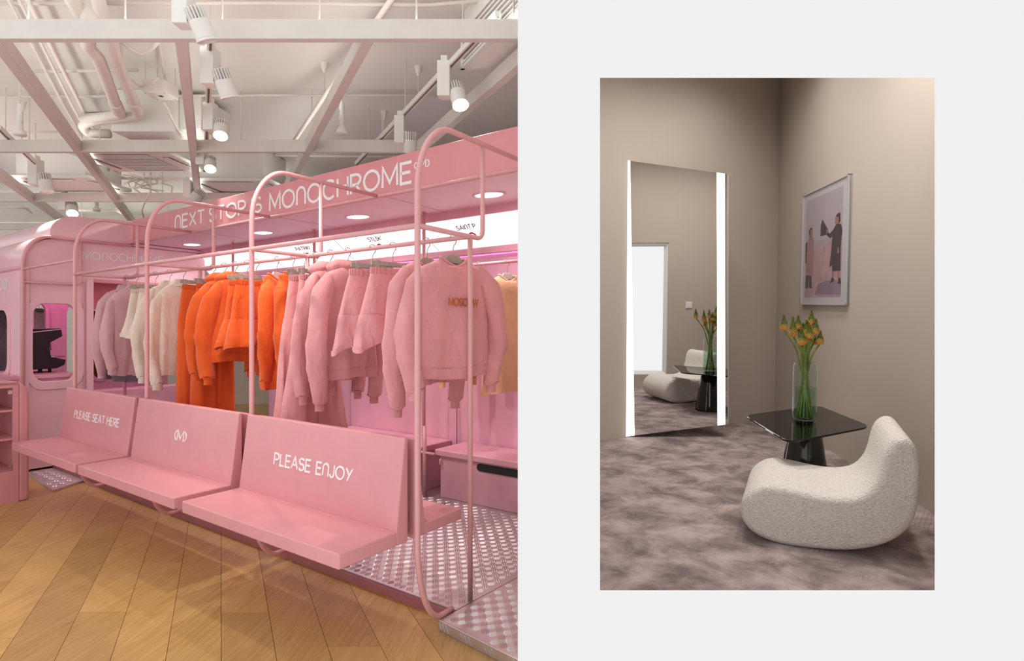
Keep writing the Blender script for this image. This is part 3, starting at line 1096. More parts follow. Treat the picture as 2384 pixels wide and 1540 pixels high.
def top(name, s, label, cat, material, width=.19, length=.60, sleeve=.60, sr=.055, rz=0.0, seed=0, hood=False, collar=False, rib=True,
        depth=.045, flare=1.08, group='clothes on the rack', t=TB, z=ZR, cloth_n=44, sl_out=.07, lining=None, placket=False):
    r = random.Random(seed)
    g = thing(name, label, cat, FS, (s, t, z), rz, group)
    ph = r.random() * 6
    N = cloth_n
    R = []
    zs0 = -.098
    prof = [(.055, .022, 0.0), (.075, .030, -.012), (.115, .040, -.030), (width * .82, .046, -.055), (width * .97, .05, -.085), (width, depth + .01, -.12)]
    crew = not hood and not collar
    if crew:
        prof[0], prof[1], prof[2] = (.072, .024, -.004), (.085, .032, -.014), (.118, .041, -.030)
    for iq, (wq, dq, dz) in enumerate(prof):
        rg = ring_pts(wq, dq, zs0 + dz, 0, 0, N, .0, 0.0, ph)
        if crew and iq < 4:
            dr = (.042, .036, .018, .004)[iq]
            rg = [(a, b, c - (dr if a > 0 else dr * .25) * max(0, 1 - (b / wq) ** 2)) for a, b, c in rg]
        R.append(rg)
    nb = 20
    top_z, bot_z = zs0 - .12, zs0 - length
    for k in range(1, nb + 1):
        q = k / nb
        wq = width * (1 - .06 * sin(pi * q) + (flare - 1) * q)
        dq = depth + .012 * sin(pi * q) + .008 * q
        R.append(ring_pts(wq, dq, top_z + (bot_z - top_z) * q, 0, 0, N, .022, .25 + .75 * q, ph))
    bd = MB().rings(R).build('body', material, g, smooth=True)
    if rib:
        wl = width * flare
        H = []
        for q in (0, .5, 1.0):
            H.append(ring_pts(wl * (1.0 - .05 * q), depth + .012 - .006 * q, bot_z - .055 * q + .004, 0, 0, N, .021, 1, ph))
        MB().rings(H).build('hem_band', material, g, smooth=True)
    if lining:
        H = [ring_pts(width * flare * .96, depth + .0, bot_z + .01, 0, 0, N, .012, 1, ph), ring_pts(width * flare * .92, depth + .006, bot_z - .05, 0, 0, N, .014, 1, ph)]
        MB().rings(H).build('lining', lining, g, smooth=True)
    for sd in (-1, 1):
        pts, rads = [], []
        n = 16
        kink = r.uniform(.55, .7)
        for k in range(n + 1):
            q = k / n
            x = sd * (width * (.70 + .16 * min(1, q * 7)) + sl_out * sin(min(1, q * 1.3) * pi / 2) - .035 * max(0, q - kink) / (1 - kink))
            y = .02 * sin(q * 3 + ph + sd) + .012
            pts.append((y, x, zs0 - .05 - (sleeve + .025) * q))
            rads.append(sr * (1 - .18 * q + .16 * sin(pi * q)) * min(1, .45 + q * 5))
        R = []
        M = 20
        for k, (p, rad) in enumerate(zip(pts, rads)):
            q = k / n
            ring = []
            for j in range(M):
                a = 2 * pi * j / M
                wob = 1 + .10 * sin(3 * a + ph + 5 * q) + .07 * sin(11 * q + 2 * a + ph * sd) + (.10 * sin(30 * q + a) if abs(q - kink) < .13 else 0)
                ring.append((p[0] + rad * .72 * wob * sin(a), p[1] + rad * .86 * wob * cos(a), p[2] + .01 * sin(2 * a + ph)))
            R.append(ring)
        sv = MB().rings(R).build('sleeve', material, g, smooth=True)
        e = pts[-1]
        C = []
        cw = .62 if rib else .86
        for q in (0, .35, 1.0):
            C.append([(e[0] + rads[-1] * .72 * (1.0 - (1 - cw) * min(1, q * 3)) * sin(2 * pi * j / M), e[1] + rads[-1] * .86 * (1.0 - (1 - cw) * min(1, q * 3)) * cos(2 * pi * j / M),
                       e[2] + .006 - .055 * q) for j in range(M)])
        MB().rings(C).build('cuff', material, sv, smooth=True)
    if hood:
        R = []
        for k in range(9):
            q = k / 8
            R.append(ring_pts(.058 + .055 * sin(pi * q * .9), .026 + .035 * sin(pi * q), zs0 + .045 - .085 * q, 0, -.028 - .01 * q, 28, .012, q, ph))
        MB().rings(R, cap1=True).build('hood', material, g, smooth=True)
    elif collar:
        R = [ring_pts(.05, .02, zs0 + .022, 0, 0, 28, 0, 0, ph), ring_pts(.062, .028, zs0 + .028, 0, 0, 28, 0, 0, ph), ring_pts(.085, .047, zs0 - .03, 0, .004, 28, 0, 0, ph)]
        MB().rings(R).build('collar', material, g, smooth=True)
    else:
        R = []
        for q in range(7):
            a = 2 * pi * q / 6
            wq, dq = .074 + .008 * cos(a), .026 + .005 * cos(a)
            rg = ring_pts(wq, dq, zs0 - .004 + .009 * sin(a), 0, .002, 36, 0, 0, ph)
            R.append([(x, y, zz - (.042 if x > 0 else .010) * max(0, 1 - (y / wq) ** 2)) for x, y, zz in rg])
        MB().rings(R).build('neck_band', material, g, smooth=True)
    if placket:
        MB().box(depth + .004, depth + .013, -.012, .012, bot_z + .02, zs0 - .05).build('placket', material, g, bevel=.002)
        for k in range(5):
            zz = zs0 - .1 - k * (length - .16) / 4
            MB().cyl((depth + .012, 0, zz), (depth + .017, 0, zz), .005, 8).build('button', 'hanger_white', g)
    return g


def bottom(name, s, label, cat, material, width=.13, length=.9, hemw=.10, rz=0.0, seed=0, group='clothes on the rack', crotch=.27, depth=.035, t=TB, z=ZR, cuff=False, flare=1.25):
    r = random.Random(seed)
    ph = r.random() * 6
    g = thing(name, label, cat, FS, (s, t, z), rz, group)
    N = 44
    z0 = -.128
    W = []
    for q in range(5):
        ring = ring_pts(width * (.98 + .02 * (q % 2)), .021 + .004 * (q % 2), z0 - .035 * q / 4, 0, 0, N * 2, 0, 0, ph)
        W.append([(p[0] + .0035 * sin(i * 1.9 + ph), p[1], p[2]) for i, p in enumerate(ring)])
    MB().rings(W).build('waistband', material, g, smooth=True)
    R = []
    nb = 12
    wl = width * flare

    def fold_at(q, x):
        return .010 * q * (sin(x / wl * 7 + ph) + .6 * sin(x / wl * 13 + 2 * ph + q))

    for k in range(nb + 1):
        q = k / nb
        wq = width * (1 + (flare - 1) * q)
        dq = .022 + (depth - .022) * q + .006 * sin(pi * q)
        ring = []
        for j in range(N):
            an = 2 * pi * j / N
            x = wq * sgnpow(cos(an), .8)
            pinch = 1 - .93 * q ** 1.5 * math.exp(-(x / (.2 * wq)) ** 2)
            ring.append((dq * sgnpow(sin(an), .75) * pinch + fold_at(q, x) * abs(sin(an)) ** .4 * pinch, x, z0 - .035 - (crotch - .035) * q))
        R.append(ring)
    MB().rings(R).build('seat_panel', material, g, smooth=True)
    d1 = depth
    for sd in (-1, 1):
        R = []
        n = 18
        M = 28
        lean = r.uniform(-.02, .02)
        for k in range(n + 1):
            q = k / n
            zc = z0 - crotch + .004 - (length - crotch) * q
            hw_ = (wl * .5) * (1 - q) + hemw * q
            cx = sd * (wl * .5 * (1 - q) + hemw * .99 * q) + lean * q
            dd = d1 + .016 * q
            ring = []
            for j in range(M):
                an = 2 * pi * j / M
                x = cx + hw_ * sgnpow(cos(an), .8)
                f = fold_at(1, x) * abs(sin(an)) ** .4 + q * (.010 * sin(3 * an + ph + sd + 1.5 * q) + .007 * sin(5 * an + 2 * ph + 3 * q))
                drop = -.03 * q * q * (length < .6) * sd * cos(an)
                ring.append((dd * sgnpow(sin(an), .75) + f, x, zc + drop + (.014 * q * sin(2 * an + ph) if q > .6 else 0)))
            R.append(ring)
        lg = MB().rings(R).build('leg', material, g, smooth=True)
        e, e0 = R[-1], R[-2]
        H = [[(p[0] * 1.02, p[1], p[2] + .026) for p in e], [(p[0] * 1.045, p[1], p[2] + .002) for p in e], [(p[0] * 1.01, p[1], p[2] - .004) for p in e]]
        MB().rings(H).build('hem', material, lg, smooth=True)
    return g


K = 'clothes on the rack'
hl = 'grey hanger carrying the '
clothes = []


def hung(kind, fn, s, what, *a, **k):
    hk = k.pop('hk', 'hanger_wood')
    rz = k.get('rz', 0.0)
    hanger(kind, s, ('white hanger carrying the ' if hk == 'hanger_white' else hl) + what, rz, hk, k.get('t', TB), k.get('z', ZR), 'hangers on the inner rail' if k.get('t') else 'hangers on the rack', k.get('width', .19) * .86)
    return fn(a[0], s, what[0].upper() * 0 + what, *a[1:], **k)


hung('top', top, -4.03, 'mauve jacket furthest left on the rack', 'jacket', 'jacket', 'mauve', width=.185, length=.74, sleeve=.66, sr=.05, seed=1, collar=True, rib=False, lining='lining', placket=True, rz=.12)
hung('top', top, -3.83, 'second mauve jacket with dark lining beside the cream shorts', 'jacket', 'jacket', 'mauve', width=.185, length=.76, sleeve=.62, sr=.05, seed=2, collar=True, rib=False, lining='lining', placket=True, rz=.1)
hung('bottom', bottom, -3.62, 'cream shorts furthest left with a clipped gathered waist', 'shorts', 'shorts', 'cream', width=.12, length=.38, hemw=.095, seed=3, crotch=.24, rz=.05)
hung('bottom', bottom, -3.46, 'cream shorts hanging next to the cream shirts', 'shorts', 'shorts', 'cream', width=.12, length=.39, hemw=.095, seed=4, crotch=.24, rz=.05)
hung('top', top, -3.21, 'cream collared shirt left of the other cream shirt', 'shirt', 'shirt', 'cream', width=.175, length=.70, sleeve=.66, sr=.052, seed=5, collar=True, rib=False, placket=True)
hung('top', top, -2.98, 'cream collared shirt next to the orange trousers', 'shirt', 'shirt', 'cream', width=.175, length=.72, sleeve=.70, sr=.055, seed=6, collar=True, rib=False, placket=True)
hung('bottom', bottom, -2.74, 'orange sweatpants furthest left among the orange clothes', 'sweatpants', 'trousers', 'sweat_orange', width=.115, length=.93, hemw=.07, seed=7, rz=.05)
hung('bottom', bottom, -2.52, 'orange sweatpants hidden behind the orange hoodies', 'sweatpants', 'trousers', 'sweat_orange', width=.115, length=.95, hemw=.085, seed=8)
hung('top', top, -2.36, 'orange hoodie left of the other orange hoodie', 'hoodie', 'hoodie', 'sweat_orange', width=.175, length=.52, sleeve=.60, sr=.062, seed=9, hood=True, rz=.05)
hung('top', top, -2.21, 'orange hoodie next to the orange shorts', 'hoodie', 'hoodie', 'sweat_orange', width=.175, length=.54, sleeve=.62, sr=.062, seed=10, hood=True, rz=.05)
hung('bottom', bottom, -2.05, 'orange shorts left of the other orange shorts', 'shorts', 'shorts', 'sweat_orange', width=.12, length=.44, hemw=.105, seed=11, crotch=.27, rz=-.1)
hung('bottom', bottom, -1.94, 'orange shorts with gathered waist behind the second loop post', 'shorts', 'shorts', 'sweat_orange', width=.13, length=.45, hemw=.105, seed=12, crotch=.27, rz=-.15)
hung('top', top, -1.69, 'orange sweatshirt right of the second loop post', 'sweatshirt', 'sweatshirt', 'sweat_orange', width=.125, length=.70, sleeve=.62, sr=.058, seed=13, rz=.35, sl_out=.03, hk='hanger_white')
hung('top', top, -1.51, 'orange sweatshirt next to the pink sweatpants', 'sweatshirt', 'sweatshirt', 'sweat_orange', width=.12, length=.72, sleeve=.64, sr=.058, seed=14, rz=.35, sl_out=.03, hk='hanger_white')
hung('bottom', bottom, -1.385, 'pink sweatpants furthest left among the pink clothes', 'sweatpants', 'trousers', 'sweat_pink', width=.11, length=.97, hemw=.10, seed=15, rz=.1)
hung('bottom', bottom, -1.27, 'pink sweatpants beside the pink hoodies', 'sweatpants', 'trousers', 'sweat_pink', width=.115, length=.99, hemw=.12, seed=16, rz=.1)
hung('top', top, -1.12, 'pink hoodie left of the other pink hoodie', 'hoodie', 'hoodie', 'sweat_pink', width=.17, length=.62, sleeve=.68, sr=.055, seed=17, hood=True, rz=.05)
hung('top', top, -.955, 'pink hoodie next to the pink shorts', 'hoodie', 'hoodie', 'sweat_pink', width=.185, length=.60, sleeve=.70, sr=.062, seed=18, hood=True, rz=0)
hung('bottom', bottom, -.735, 'pink shorts hanging in front of the pink hoodies', 'shorts', 'shorts', 'sweat_pink', width=.14, length=.44, hemw=.125, seed=19, crotch=.26, rz=-.18, depth=.05, flare=1.4)
hung('bottom', bottom, -.565, 'pink shorts beside the tallest loop post', 'shorts', 'shorts', 'sweat_pink', width=.135, length=.42, hemw=.115, seed=20, crotch=.26, rz=-.18, depth=.05, flare=1.4)
hung('top', top, -.30, 'plain pink sweatshirt behind the tallest loop post', 'sweatshirt', 'sweatshirt', 'sweat_pink', width=.19, length=.60, sleeve=.68, sr=.06, seed=21, rz=-.1)
ms = hung('top', top, -.115, 'pink sweatshirt lettered MOSCOW at the near end of the rack', 'sweatshirt', 'sweatshirt', 'sweat_pink', width=.215, length=.56, sleeve=.58, sr=.064, seed=23, rz=-.22, sl_out=.085, depth=.05)
lettering('MOSCOW', -.075, .10, .036, lambda p, d: (.074 + d, p[0], -.345 + p[1]), .16, .002, gap=.16).build('lettering', 'brown_letter', ms)
# inner rail: two tops at the near end
hung('top', top, -.93, 'white tank top on the inner rail', 'tank_top', 'top', 'white_cloth', width=.13, length=.58, sleeve=.12, sr=.04, seed=24, rib=False, t=1.5, z=1.9, hk='hanger_white', group='clothes on the inner rail', rz=-.2)
hung('top', top, -.66, 'peach sweatshirt hanging at the end of the inner rail', 'sweatshirt', 'sweatshirt', 'peach', width=.21, length=.86, sleeve=.5, sr=.06, seed=25, rib=False, t=1.5, z=1.9, hk='hanger_white', group='clothes on the inner rail', rz=-.25)
hung('top', top, -1.16, 'torn yellow knit top deep on the inner rail', 'knit_top', 'top', 'torn_yellow', width=.14, length=.80, sleeve=.72, sr=.04, seed=26, rib=False, t=1.5, z=1.9, hk='hanger_white', group='clothes on the inner rail', rz=-.1)

# ================================================================== things beyond the kiosk windows
for i, (x, y, c, lab, wd, ln) in enumerate(((-7.25, .27, 'teal_cloth', 'grey green dress seen through the left window', .07, .95), (-7.55, .40, 'tan_cloth', 'tan coat behind the grey green dress in the left window', .08, 1.0),
                                    (-7.3, .61, 'floral', 'white blouse seen through the kiosk end window', .08, .6), (-7.3, 1.22, 'brown_cloth', 'brown coat seen through the narrow inner kiosk window', .10, 1.1))):
    hung('top', top, x, lab, ('dress', 'coat', 'blouse', 'coat')[i], 'clothing', c, width=wd, length=ln, sleeve=.5, sr=.03, seed=40 + i, sl_out=.02, rib=False, t=y, z=1.75, group='clothes behind the kiosk')
fr_ = thing('garment_stand', 'white garment rail standing behind the kiosk', 'clothes rack', FS, (0, 0, 0))
for tt in (.27, .40, .61, 1.22):
    MB().tube([(-8.0, tt, 1.75), (-7.1, tt, 1.75)], .01, 8).build('rail', 'fixture_white', fr_)
    MB().tube([(-8.0, tt, 1.75), (-8.0, tt, 0.0)], .01, 8).build('upright', 'fixture_white', fr_)
for i, (s, t, h) in enumerate(((-5.25, 2.85, .55), (-4.75, 3.3, .42))):
    pq_ = thing('planter', ['tall white planter glimpsed through the opening behind the clothes', 'low white planter glimpsed behind the second loop post'][i], 'planter', FS, (s, t, 0))
    MB().lathe([(.001, .02), (.10, .0), (.135, .02), (.17, h), (.15, h), (.145, h - .05), (.001, h - .05)], 24).build('pot', 'plinth_white', pq_, smooth=True, autosm=True)
    mb = MB()
    rr_ = random.Random(i)
    for k in range(26):
        a, l = rr_.random() * 2 * pi, .15 + .2 * rr_.random()
        b = Vector((cos(a) * .05, sin(a) * .05, h - .05))
        e = Vector((cos(a) * l * .8, sin(a) * l * .8, h + .25 * rr_.random() + .08))
        m_ = (b + e) / 2 + Vector((0, 0, .06))
        n = Vector((-sin(a), cos(a), 0)) * .03
        mb.add([b, m_ - n, m_ + n, e], [(0, 1, 3, 2)])
    mb.build('foliage', 'shrub', pq_)

# ================================================================== CEILING BEAMS, PIPES, FITTINGS
ZB = 3.0
for i, Y in enumerate((3.075, 5.03, 6.98, 8.92)):
    b = thing('ceiling_beam', ['white cross beam nearest the viewer along the top', 'white cross beam second from the viewer', 'white cross beam third from the viewer', 'white cross beam furthest back in the ceiling'][i],
              'beam', FW, (0, Y, ZB), group='cross beams')
    x0 = -1.02 * Y - .6
    x1 = .02 if i != 1 else -1.27
    MB().box(x0, x1, 0, .045, 0, .11).build('web', 'beam_white', b, bevel=.004)
    if i in (0, 3):
        MB().box(x0, x1, .006, .039, .09, .1108).build('added_fill_strip', 'added_fill_glow', b)  # added fill light, unseen on the beam top, lifts the ceiling
    for k in range(7):
        xx = x0 + (x1 - x0) * (k + .5) / 7
        MB().cyl((xx, .02, .11), (xx, .02, .55), .005, 6).build('hanger_rod', 'wire_white', b)
DV = Vector((-.619, 1.0, 0))
for i, X in enumerate((-4.17, -3.13, -2.09, -1.05, -.04)):
    y0, y1 = 3.125, (10.3 if i != 4 else 5.06)
    b = thing('ceiling_beam', ['white long beam at the far left of the ceiling', 'white long beam second from the left, over the tram', 'white long beam in the middle beside the spotlights',
                               'white long beam rising behind the banner letters', 'white long beam at the right over the canopy'][i], 'beam', FW, (0, 0, ZB + .002), group='long beams')
    P = lambda y, dx: (X + DV.x * (y - 3.1) + dx, y)
    MB().pz([P(y0, -.035), P(y0, .035), P(y1, .035), P(y1, -.035)], 0, .10).build('web', 'beam_white', b, bevel=.004)
    if i < 4:
        MB().pz([P(y0, -.022), P(y0, .022), P(y1, .022), P(y1, -.022)], .09, .1008).build('added_fill_strip', 'added_fill_glow', b)  # more added fill light, hidden along the long beams

# ceiling-hung unit: boxes and cassettes
def cassette(label, x, y, z, w, d, grille=True, rz=0.0):
    t = thing('air_conditioner', label, 'air conditioner', FW, (x, y, z), rz, group='ceiling cassettes')
    MB().box(-w / 2 * .8, w / 2 * .8, -d / 2 * .8, d / 2 * .8, .03, 3.54 - z).build('casing', 'ceiling_white', t, bevel=.01)
    MB().pz(rrect(-w / 2, w / 2, -d / 2, d / 2, .05), 0, .035).build('fascia', 'fixture_white', t, bevel=.008)
    a, b = w * .27, d * .30
    MB().box(-a, a, -b, b, -.004, .002).build('intake', 'grille_dark' if grille else 'fixture_white', t)
    if grille:
        n = 34
        mb = MB()
        for k in range(n + 1):
            xx = -a + 2 * a * k / n
            mb.box(xx - a / n * .42, xx + a / n * .42, -b, b, -.009, -.003)
        for k in range(5):
            yy = -b + 2 * b * k / 4
            mb.box(-a, a, yy - .006, yy + .006, -.011, -.003)
        mb.build('grille', 'fixture_white', t)
    for sx in (-1, 1):
        MB().box(sx * w * .40 - w * .035, sx * w * .40 + w * .035, -d * .30, d * .30, -.004, .003).build('louvre', 'grille_dark', t)
        MB().box(sx * w * .40 - w * .02, sx * w * .40 + w * .02, -d * .30, d * .30, -.010, -.003).build('louvre_blade', 'fixture_white', t)
    for sy in (-1, 1):
        MB().box(-a, a, sy * d * .40 - d * .03, sy * d * .40 + d * .03, -.004, .003).build('louvre', 'grille_dark', t)
        MB().box(-a, a, sy * d * .40 - d * .018, sy * d * .40 + d * .018, -.010, -.003).build('louvre_blade', 'fixture_white', t)
    return t


c1 = onz(FW, 330, 380, 3.12)
cassette('white ceiling air conditioner with a brown slatted grille', c1.x, c1.y, 3.12, .98, .66)
c2 = onz(FW, 165, 432, 3.13)
cassette('white ceiling air conditioner at the left, without a dark grille', c2.x, c2.y, 3.13, 1.0, .68, False)
c3 = onz(FW, 565, 438, 3.13)
cassette('white ceiling air conditioner behind the second loop', c3.x, c3.y, 3.13, 1.0, .68, False)

ub = onz(FW, 335, 300, 3.2)
t = thing('fan_unit', 'boxy white duct unit above the second beam', 'duct unit', FW, (ub.x, ub.y, 3.17))
MB().box(-.28, .30, -.02, .5, 0, .378).build('casing', 'ceiling_white', t, bevel=.008)
MB().box(.30, .5, .02, .46, .03, .34).build('duct_end', 'ceiling_white', t, bevel=.008)

jb = onz(FW, 372, 222, 3.30)
t = thing('junction_box', 'white junction box with a small dark mark hanging from the ceiling', 'electrical box', FW, (jb.x, jb.y, 3.30))
MB().box(-.092, .092, -.07, .09, 0, .10).build('casing', 'pipe_white', t, bevel=.004)
MB().box(-.088, .088, -.066, .086, -.004, 0).build('cover', 'fixture_white', t)
MB().box(-.01, .02, -.005, .02, -.006, -.003).build('mark', 'dark_slot', t)
for a, b in ((-.075, -.055), (.075, -.055), (-.075, .075), (.075, .075)):
    MB().cyl((a, b, -.006), (a, b, -.003), .004, 8).build('screw', 'grille_dark', t)
    MB().cyl((a, b, .10), (a, b, .249), .004, 6).build('hanger_rod', 'wire_white', t)


def pipe(label, pts, r, name='pipe', m='pipe_white', group='ceiling pipes', collars=(), cat='pipe'):
    P = [Vector(p) for p in pts]
    # round the corners
    Q = [P[0]]
    for i in range(1, len(P) - 1):
        a, b, c = P[i - 1], P[i], P[i + 1]
        k = min(r * 2.2, (a - b).length * .45, (c - b).length * .45)
        p0, p1 = b + (a - b).normalized() * k, b + (c - b).normalized() * k
        for j in range(7):
            q = j / 6
            Q.append(p0 * (1 - q) ** 2 + b * 2 * q * (1 - q) + p1 * q * q)
    Q.append(P[-1])
    c = Q[0]
    t = thing(name, label, cat, FW, tuple(c), group=group)
    MB().tube([q - c for q in Q], r, 12).build('run', m, t, smooth=True)
    for k, (a, b) in enumerate(collars):
        MB().tube([Vector(a) - c, Vector(b) - c], r * 1.18, 12).build('collar', m, t, smooth=True, autosm=True)
    return t


def at(u, v, z):
    p = onz(FW, u, v, z)
    return (p.x, p.y, p.z)


pipe('thick white insulated pipe on the left, bending into a U', [at(150, -30, 3.42), at(205, 60, 3.36), at(205, 112, 3.33), at(228, 133, 3.31), at(275, 258, 3.28), at(285, 268, 3.28), at(195, 278, 3.28)], .042,
     collars=((at(268, 240, 3.282), at(276, 260, 3.279)),))
pipe('thick white insulated pipe on the right, running into the duct unit', [at(222, -20, 3.42), at(258, 100, 3.33), at(262, 115, 3.32), at(318, 255, 3.28), at(325, 270, 3.27), at(215, 282, 3.27), at(190, 292, 3.24), at(205, 310, 3.2), at(255, 312, 3.2)], .04,
     collars=((at(310, 237, 3.285), at(318, 256, 3.28)),))
pipe('white upright pipe stub beside the big beam', [at(205, -5, 3.5), at(215, 25, 3.40), at(215, 60, 3.30)], .06)
pipe('looped white cable hanging under the first beam', [at(285, 98, 3.4), at(308, 118, 3.37), at(330, 127, 3.35), at(352, 116, 3.37), at(370, 96, 3.4)], .012, name='cable', cat='cable', group='ceiling cables')
pipe('white cable curling into the junction box', [at(280, 90, 3.45), at(285, 140, 3.42), at(300, 180, 3.38), at(325, 202, 3.34), at(350, 195, 3.32), at(368, 182, 3.32)], .009, name='cable', cat='cable', group='ceiling cables')
pipe('white cable dropping behind the junction box', [at(372, 95, 3.48), at(378, 140, 3.48), at(384, 185, 3.45)], .01, name='cable', cat='cable', group='ceiling cables')
pipe('twisted white cable below the junction box', [at(380, 238, 3.25), at(392, 255, 3.22), at(400, 275, 3.2), at(392, 262, 3.2), at(408, 292, 3.18), at(424, 318, 3.16)], .008, name='cable', cat='cable', group='ceiling cables')
pipe('white cable drooping over the tram roof', [at(352, 392, 3.54), at(350, 445, 3.0), at(338, 470, 2.95), at(330, 490, 2.9), at(336, 512, 2.85)], .008, name='cable', cat='cable', group='ceiling cables')
for i, (pts, r, lab) in enumerate((
        ([at(-20, 8, 3.5), at(640, 8, 3.5), at(1000, 12, 3.5), at(1210, -6, 3.5)], .012, 'white conduit along the very top'),
        ([at(-20, 226, 3.5), at(640, 222, 3.5), at(1020, 222, 3.5)], .012, 'long white conduit crossing behind the spotlights'),
        ([at(82, 166, 3.48), at(320, 163, 3.48)], .014, 'short white conduit behind the insulated pipes'),
        ([at(-20, 306, 3.45), at(160, 308, 3.45)], .012, 'white conduit at the far left'),
        ([at(640, 362, 3.45), at(1000, 366, 3.45)], .012, 'white conduit behind the second beam'),
        ([at(860, -20, 3.35), at(925, -20, 3.35), at(680, 335, 3.2)], .018, 'slanting white pipe beside the long beam'),
        ([at(60, -10, 3.4), at(190, 250, 3.35), at(270, 400, 3.32)], .014, 'white conduit in the bundle, upper of three'),
        ([at(40, -10, 3.42), at(170, 250, 3.36), at(255, 400, 3.33)], .010, 'white conduit in the bundle, middle of three'),
        ([at(15, -10, 3.44), at(150, 250, 3.38), at(240, 400, 3.34)], .010, 'white conduit in the bundle, lower of three'),
        ([at(270, 415, 3.3), at(460, 418, 3.3)], .02, 'white pipe under the tangled cables'),
        ([at(-10, 482, 3.2), at(60, 482, 3.2), at(75, 495, 3.2)], .03, 'thick white pipe at the far left edge'),
        ([at(180, 488, 3.3), at(270, 488, 3.3), at(300, 505, 3.3)], .03, 'white pipe with an elbow behind the tram roof'))):
    pipe(lab, pts, r, name='conduit', cat='conduit', group='ceiling conduits')
rr_ = random.Random(5)
for k in range(9):
    u0 = 275 + k * 12
    pts = [at(u0, 402 + rr_.random() * 8, 3.3)]
    for j in range(4):
        pts.append(at(u0 + rr_.uniform(-20, 45), 412 + j * 11 + rr_.random() * 5, 3.28 - .02 * j))
    pipe(['thin tangled white cable above the cassette, strand %s' % w for w in ('one', 'two', 'three', 'four', 'five', 'six', 'seven', 'eight', 'nine')][k] if False else 'thin white cable in the tangle behind the grilled air conditioner',
         pts, .007, name='cable', cat='cable', group='tangled ceiling cables')
# drop rods
for i, (u, v0_, v1_, lab) in enumerate(((755, 150, 222, 'thin drop rod left of the slanting pipe'), (974, 158, 222, 'thin drop rod under a ceiling cup near the track'), (894, 262, 320, 'thin drop rod under a ceiling cup above the banner'),
                                        (805, 190, 225, 'thin drop rod beside the long slanting beam'), (52, 240, 320, 'thin drop rod at the far left'))):
    a = onz(FW, u, v0_, 3.54)
    b = wpt(u, v1_, a.y)
    t = thing('drop_rod', lab, 'rod', FW, (a.x, a.y, 3.55), group='ceiling drop rods')
    MB().cyl((0, 0, 0), (0, 0, b.z - 3.55), .006, 8).build('rod', 'wire_white', t)
    MB().lathe([(.03, 0), (.026, -.03), (.012, -.075), (.004, -.08)], 14).build('cup', 'fixture_white', t, smooth=True)

# tracks
def track(label, p0, p1):
    a, b = Vector(p0), Vector(p1)
    d = (b - a)
    t = thing('lighting_track', label, 'light track', FW, tuple(a), group='lighting tracks')
    n = Vector((-d.y, d.x, 0)).normalized() * .018
    for nm, m_, w_, h0, h1 in (('channel', 'fixture_white', 1.0, 0, .035), ('slot', 'grille_dark', .35, -.002, .002)):
        V = [Vector((0, 0, h)) + n * w_ * sd + d * k for h in (h0, h1) for sd in (-1, 1) for k in (0, 1)]
        MB().add(V, [(0, 1, 3, 2), (4, 6, 7, 5), (0, 4, 5, 1), (2, 3, 7, 6), (0, 2, 6, 4), (1, 5, 7, 3)]).build(nm, m_, t)
    for k in (.15, .5, .85):
        c = d * k
        MB().cyl(c + Vector((0, 0, .03)), c + Vector((0, 0, 3.549 - a.z)), .004, 6).build('suspension', 'wire_white', t)


track('lighting track running from the vent grille down behind the banner', at(1160, 40, 3.12), at(830, 385, 3.12))
track('lighting track beside the middle long beam', at(492, 60, 3.12), at(478, 400, 3.12))
track('lighting track at the left leading to the cassettes', at(-5, 300, 3.12), at(95, 395, 3.12))


